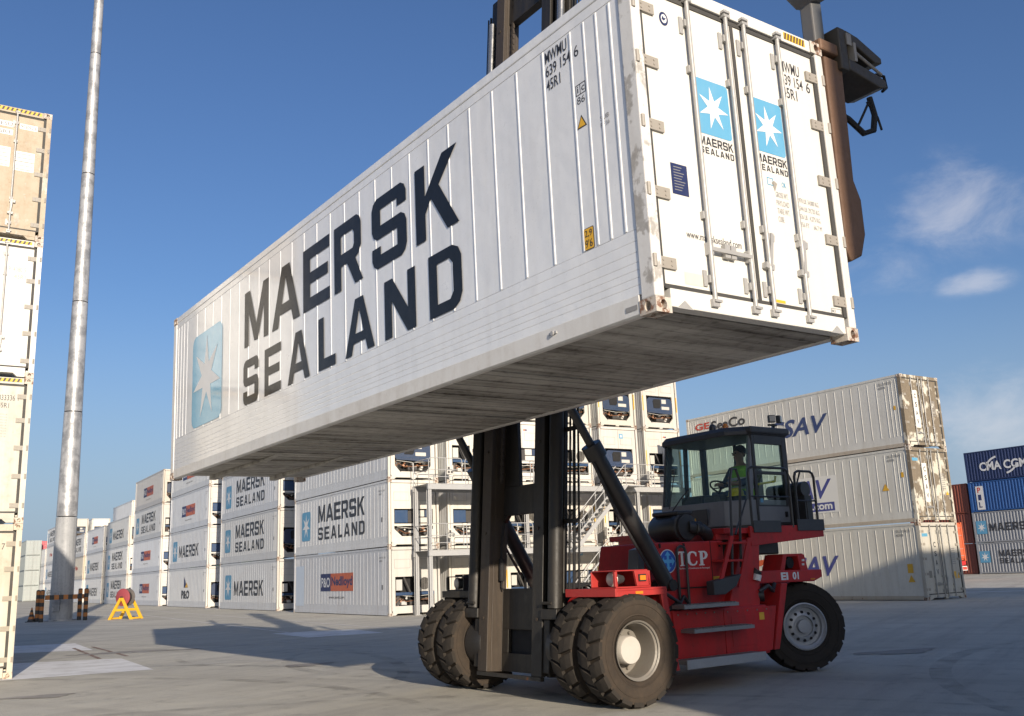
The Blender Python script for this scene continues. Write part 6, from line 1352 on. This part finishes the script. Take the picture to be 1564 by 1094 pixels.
for k in range(9):
    a = Vector((-.66, -.58, 1.25)); b = Vector((1.22, .17, 1.25)); p = a.lerp(b, k / 9); q = a.lerp(b, (k + 1) / 9)
    n_ = Vector((b.y - a.y, a.x - b.x, 0)).normalized() * .04
    MB().hexa([p - n_ - Vector((0, 0, .12)), q - n_ - Vector((0, 0, .12)), q + n_ - Vector((0, 0, .12)), p + n_ - Vector((0, 0, .12))], [p - n_ + Vector((0, 0, .12)), q - n_ + Vector((0, 0, .12)), q + n_ + Vector((0, 0, .12)), p + n_ + Vector((0, 0, .12))]).build('rail_band', m_hazard_orange if k % 2 == 0 else m_hazard_black, br)
cn = empty('traffic_cone', (-26.3, 53.2, 0)); tag(cn, 'small black and orange striped cone beside the barrier posts', 'cone')
MB().box(-.22, .22, -.22, .22, 0, .04).build('foot', m_hazard_black, cn)
for k in range(6): MB().cyl((0, 0, .04 + k * .12), (0, 0, .16 + k * .12), .19 - k * .028, .162 - k * .028, n=16).build('band', m_hazard_orange if k % 2 else m_hazard_black, cn, True)
af = empty('reel_stand', (-20.9, 51.7, 0), R(-20)); tag(af, 'yellow A shaped steel stand on the apron carrying the reel', 'stand')
for y in (0, .75):
    for sx in (-1, 1):
        MB().hexa([(sx * .80, y - .05, 0), (sx * .62, y - .05, 0), (sx * .62, y + .05, 0), (sx * .80, y + .05, 0)], [(sx * .10, y - .05, 1.1), (-sx * .045, y - .05, 1.1), (-sx * .045, y + .05, 1.1), (sx * .10, y + .05, 1.1)]).build('leg', m_sign_yellow, af, bevel=.01)
    MB().box(-.42, .42, y - .045 + .003, y + .045 - .003, .42, .55).build('cross_bar', m_sign_yellow, af, bevel=.008)
MB().box(-.75, -.66, .05, .7, .02, .10).box(.66, .75, .05, .7, .02, .10).build('tie_bar', m_sign_yellow, af)
rl = empty('cable_reel', (-20.9, 51.7, 0), R(-20)); tag(rl, 'dull red round reel sitting on the yellow stand', 'reel')
MB().lathe([(.02, .12), (.42, .12), (.45, .14), (.45, .18), (.42, .20), (.02, .20)], (-.05, 0, 1.12), (0, 1, 0), 28).build('flange', paint('reel_red', (.3, .05, .06), .6, .4, (.12, .08, .07), gscale=2), rl, True)
MB().lathe([(.02, .50), (.42, .50), (.45, .52), (.45, .56), (.42, .58), (.02, .58)], (-.05, 0, 1.12), (0, 1, 0), 28).build('flange', paint('reel_grey', (.1, .09, .085), .6, .4), rl, True)
MB().cyl((-.05, .0, 1.12), (-.05, .75, 1.12), .05, n=10).cyl((-.05, .2, 1.12), (-.05, .5, 1.12), .3, n=24).build('drum', m_cyl, rl, True)
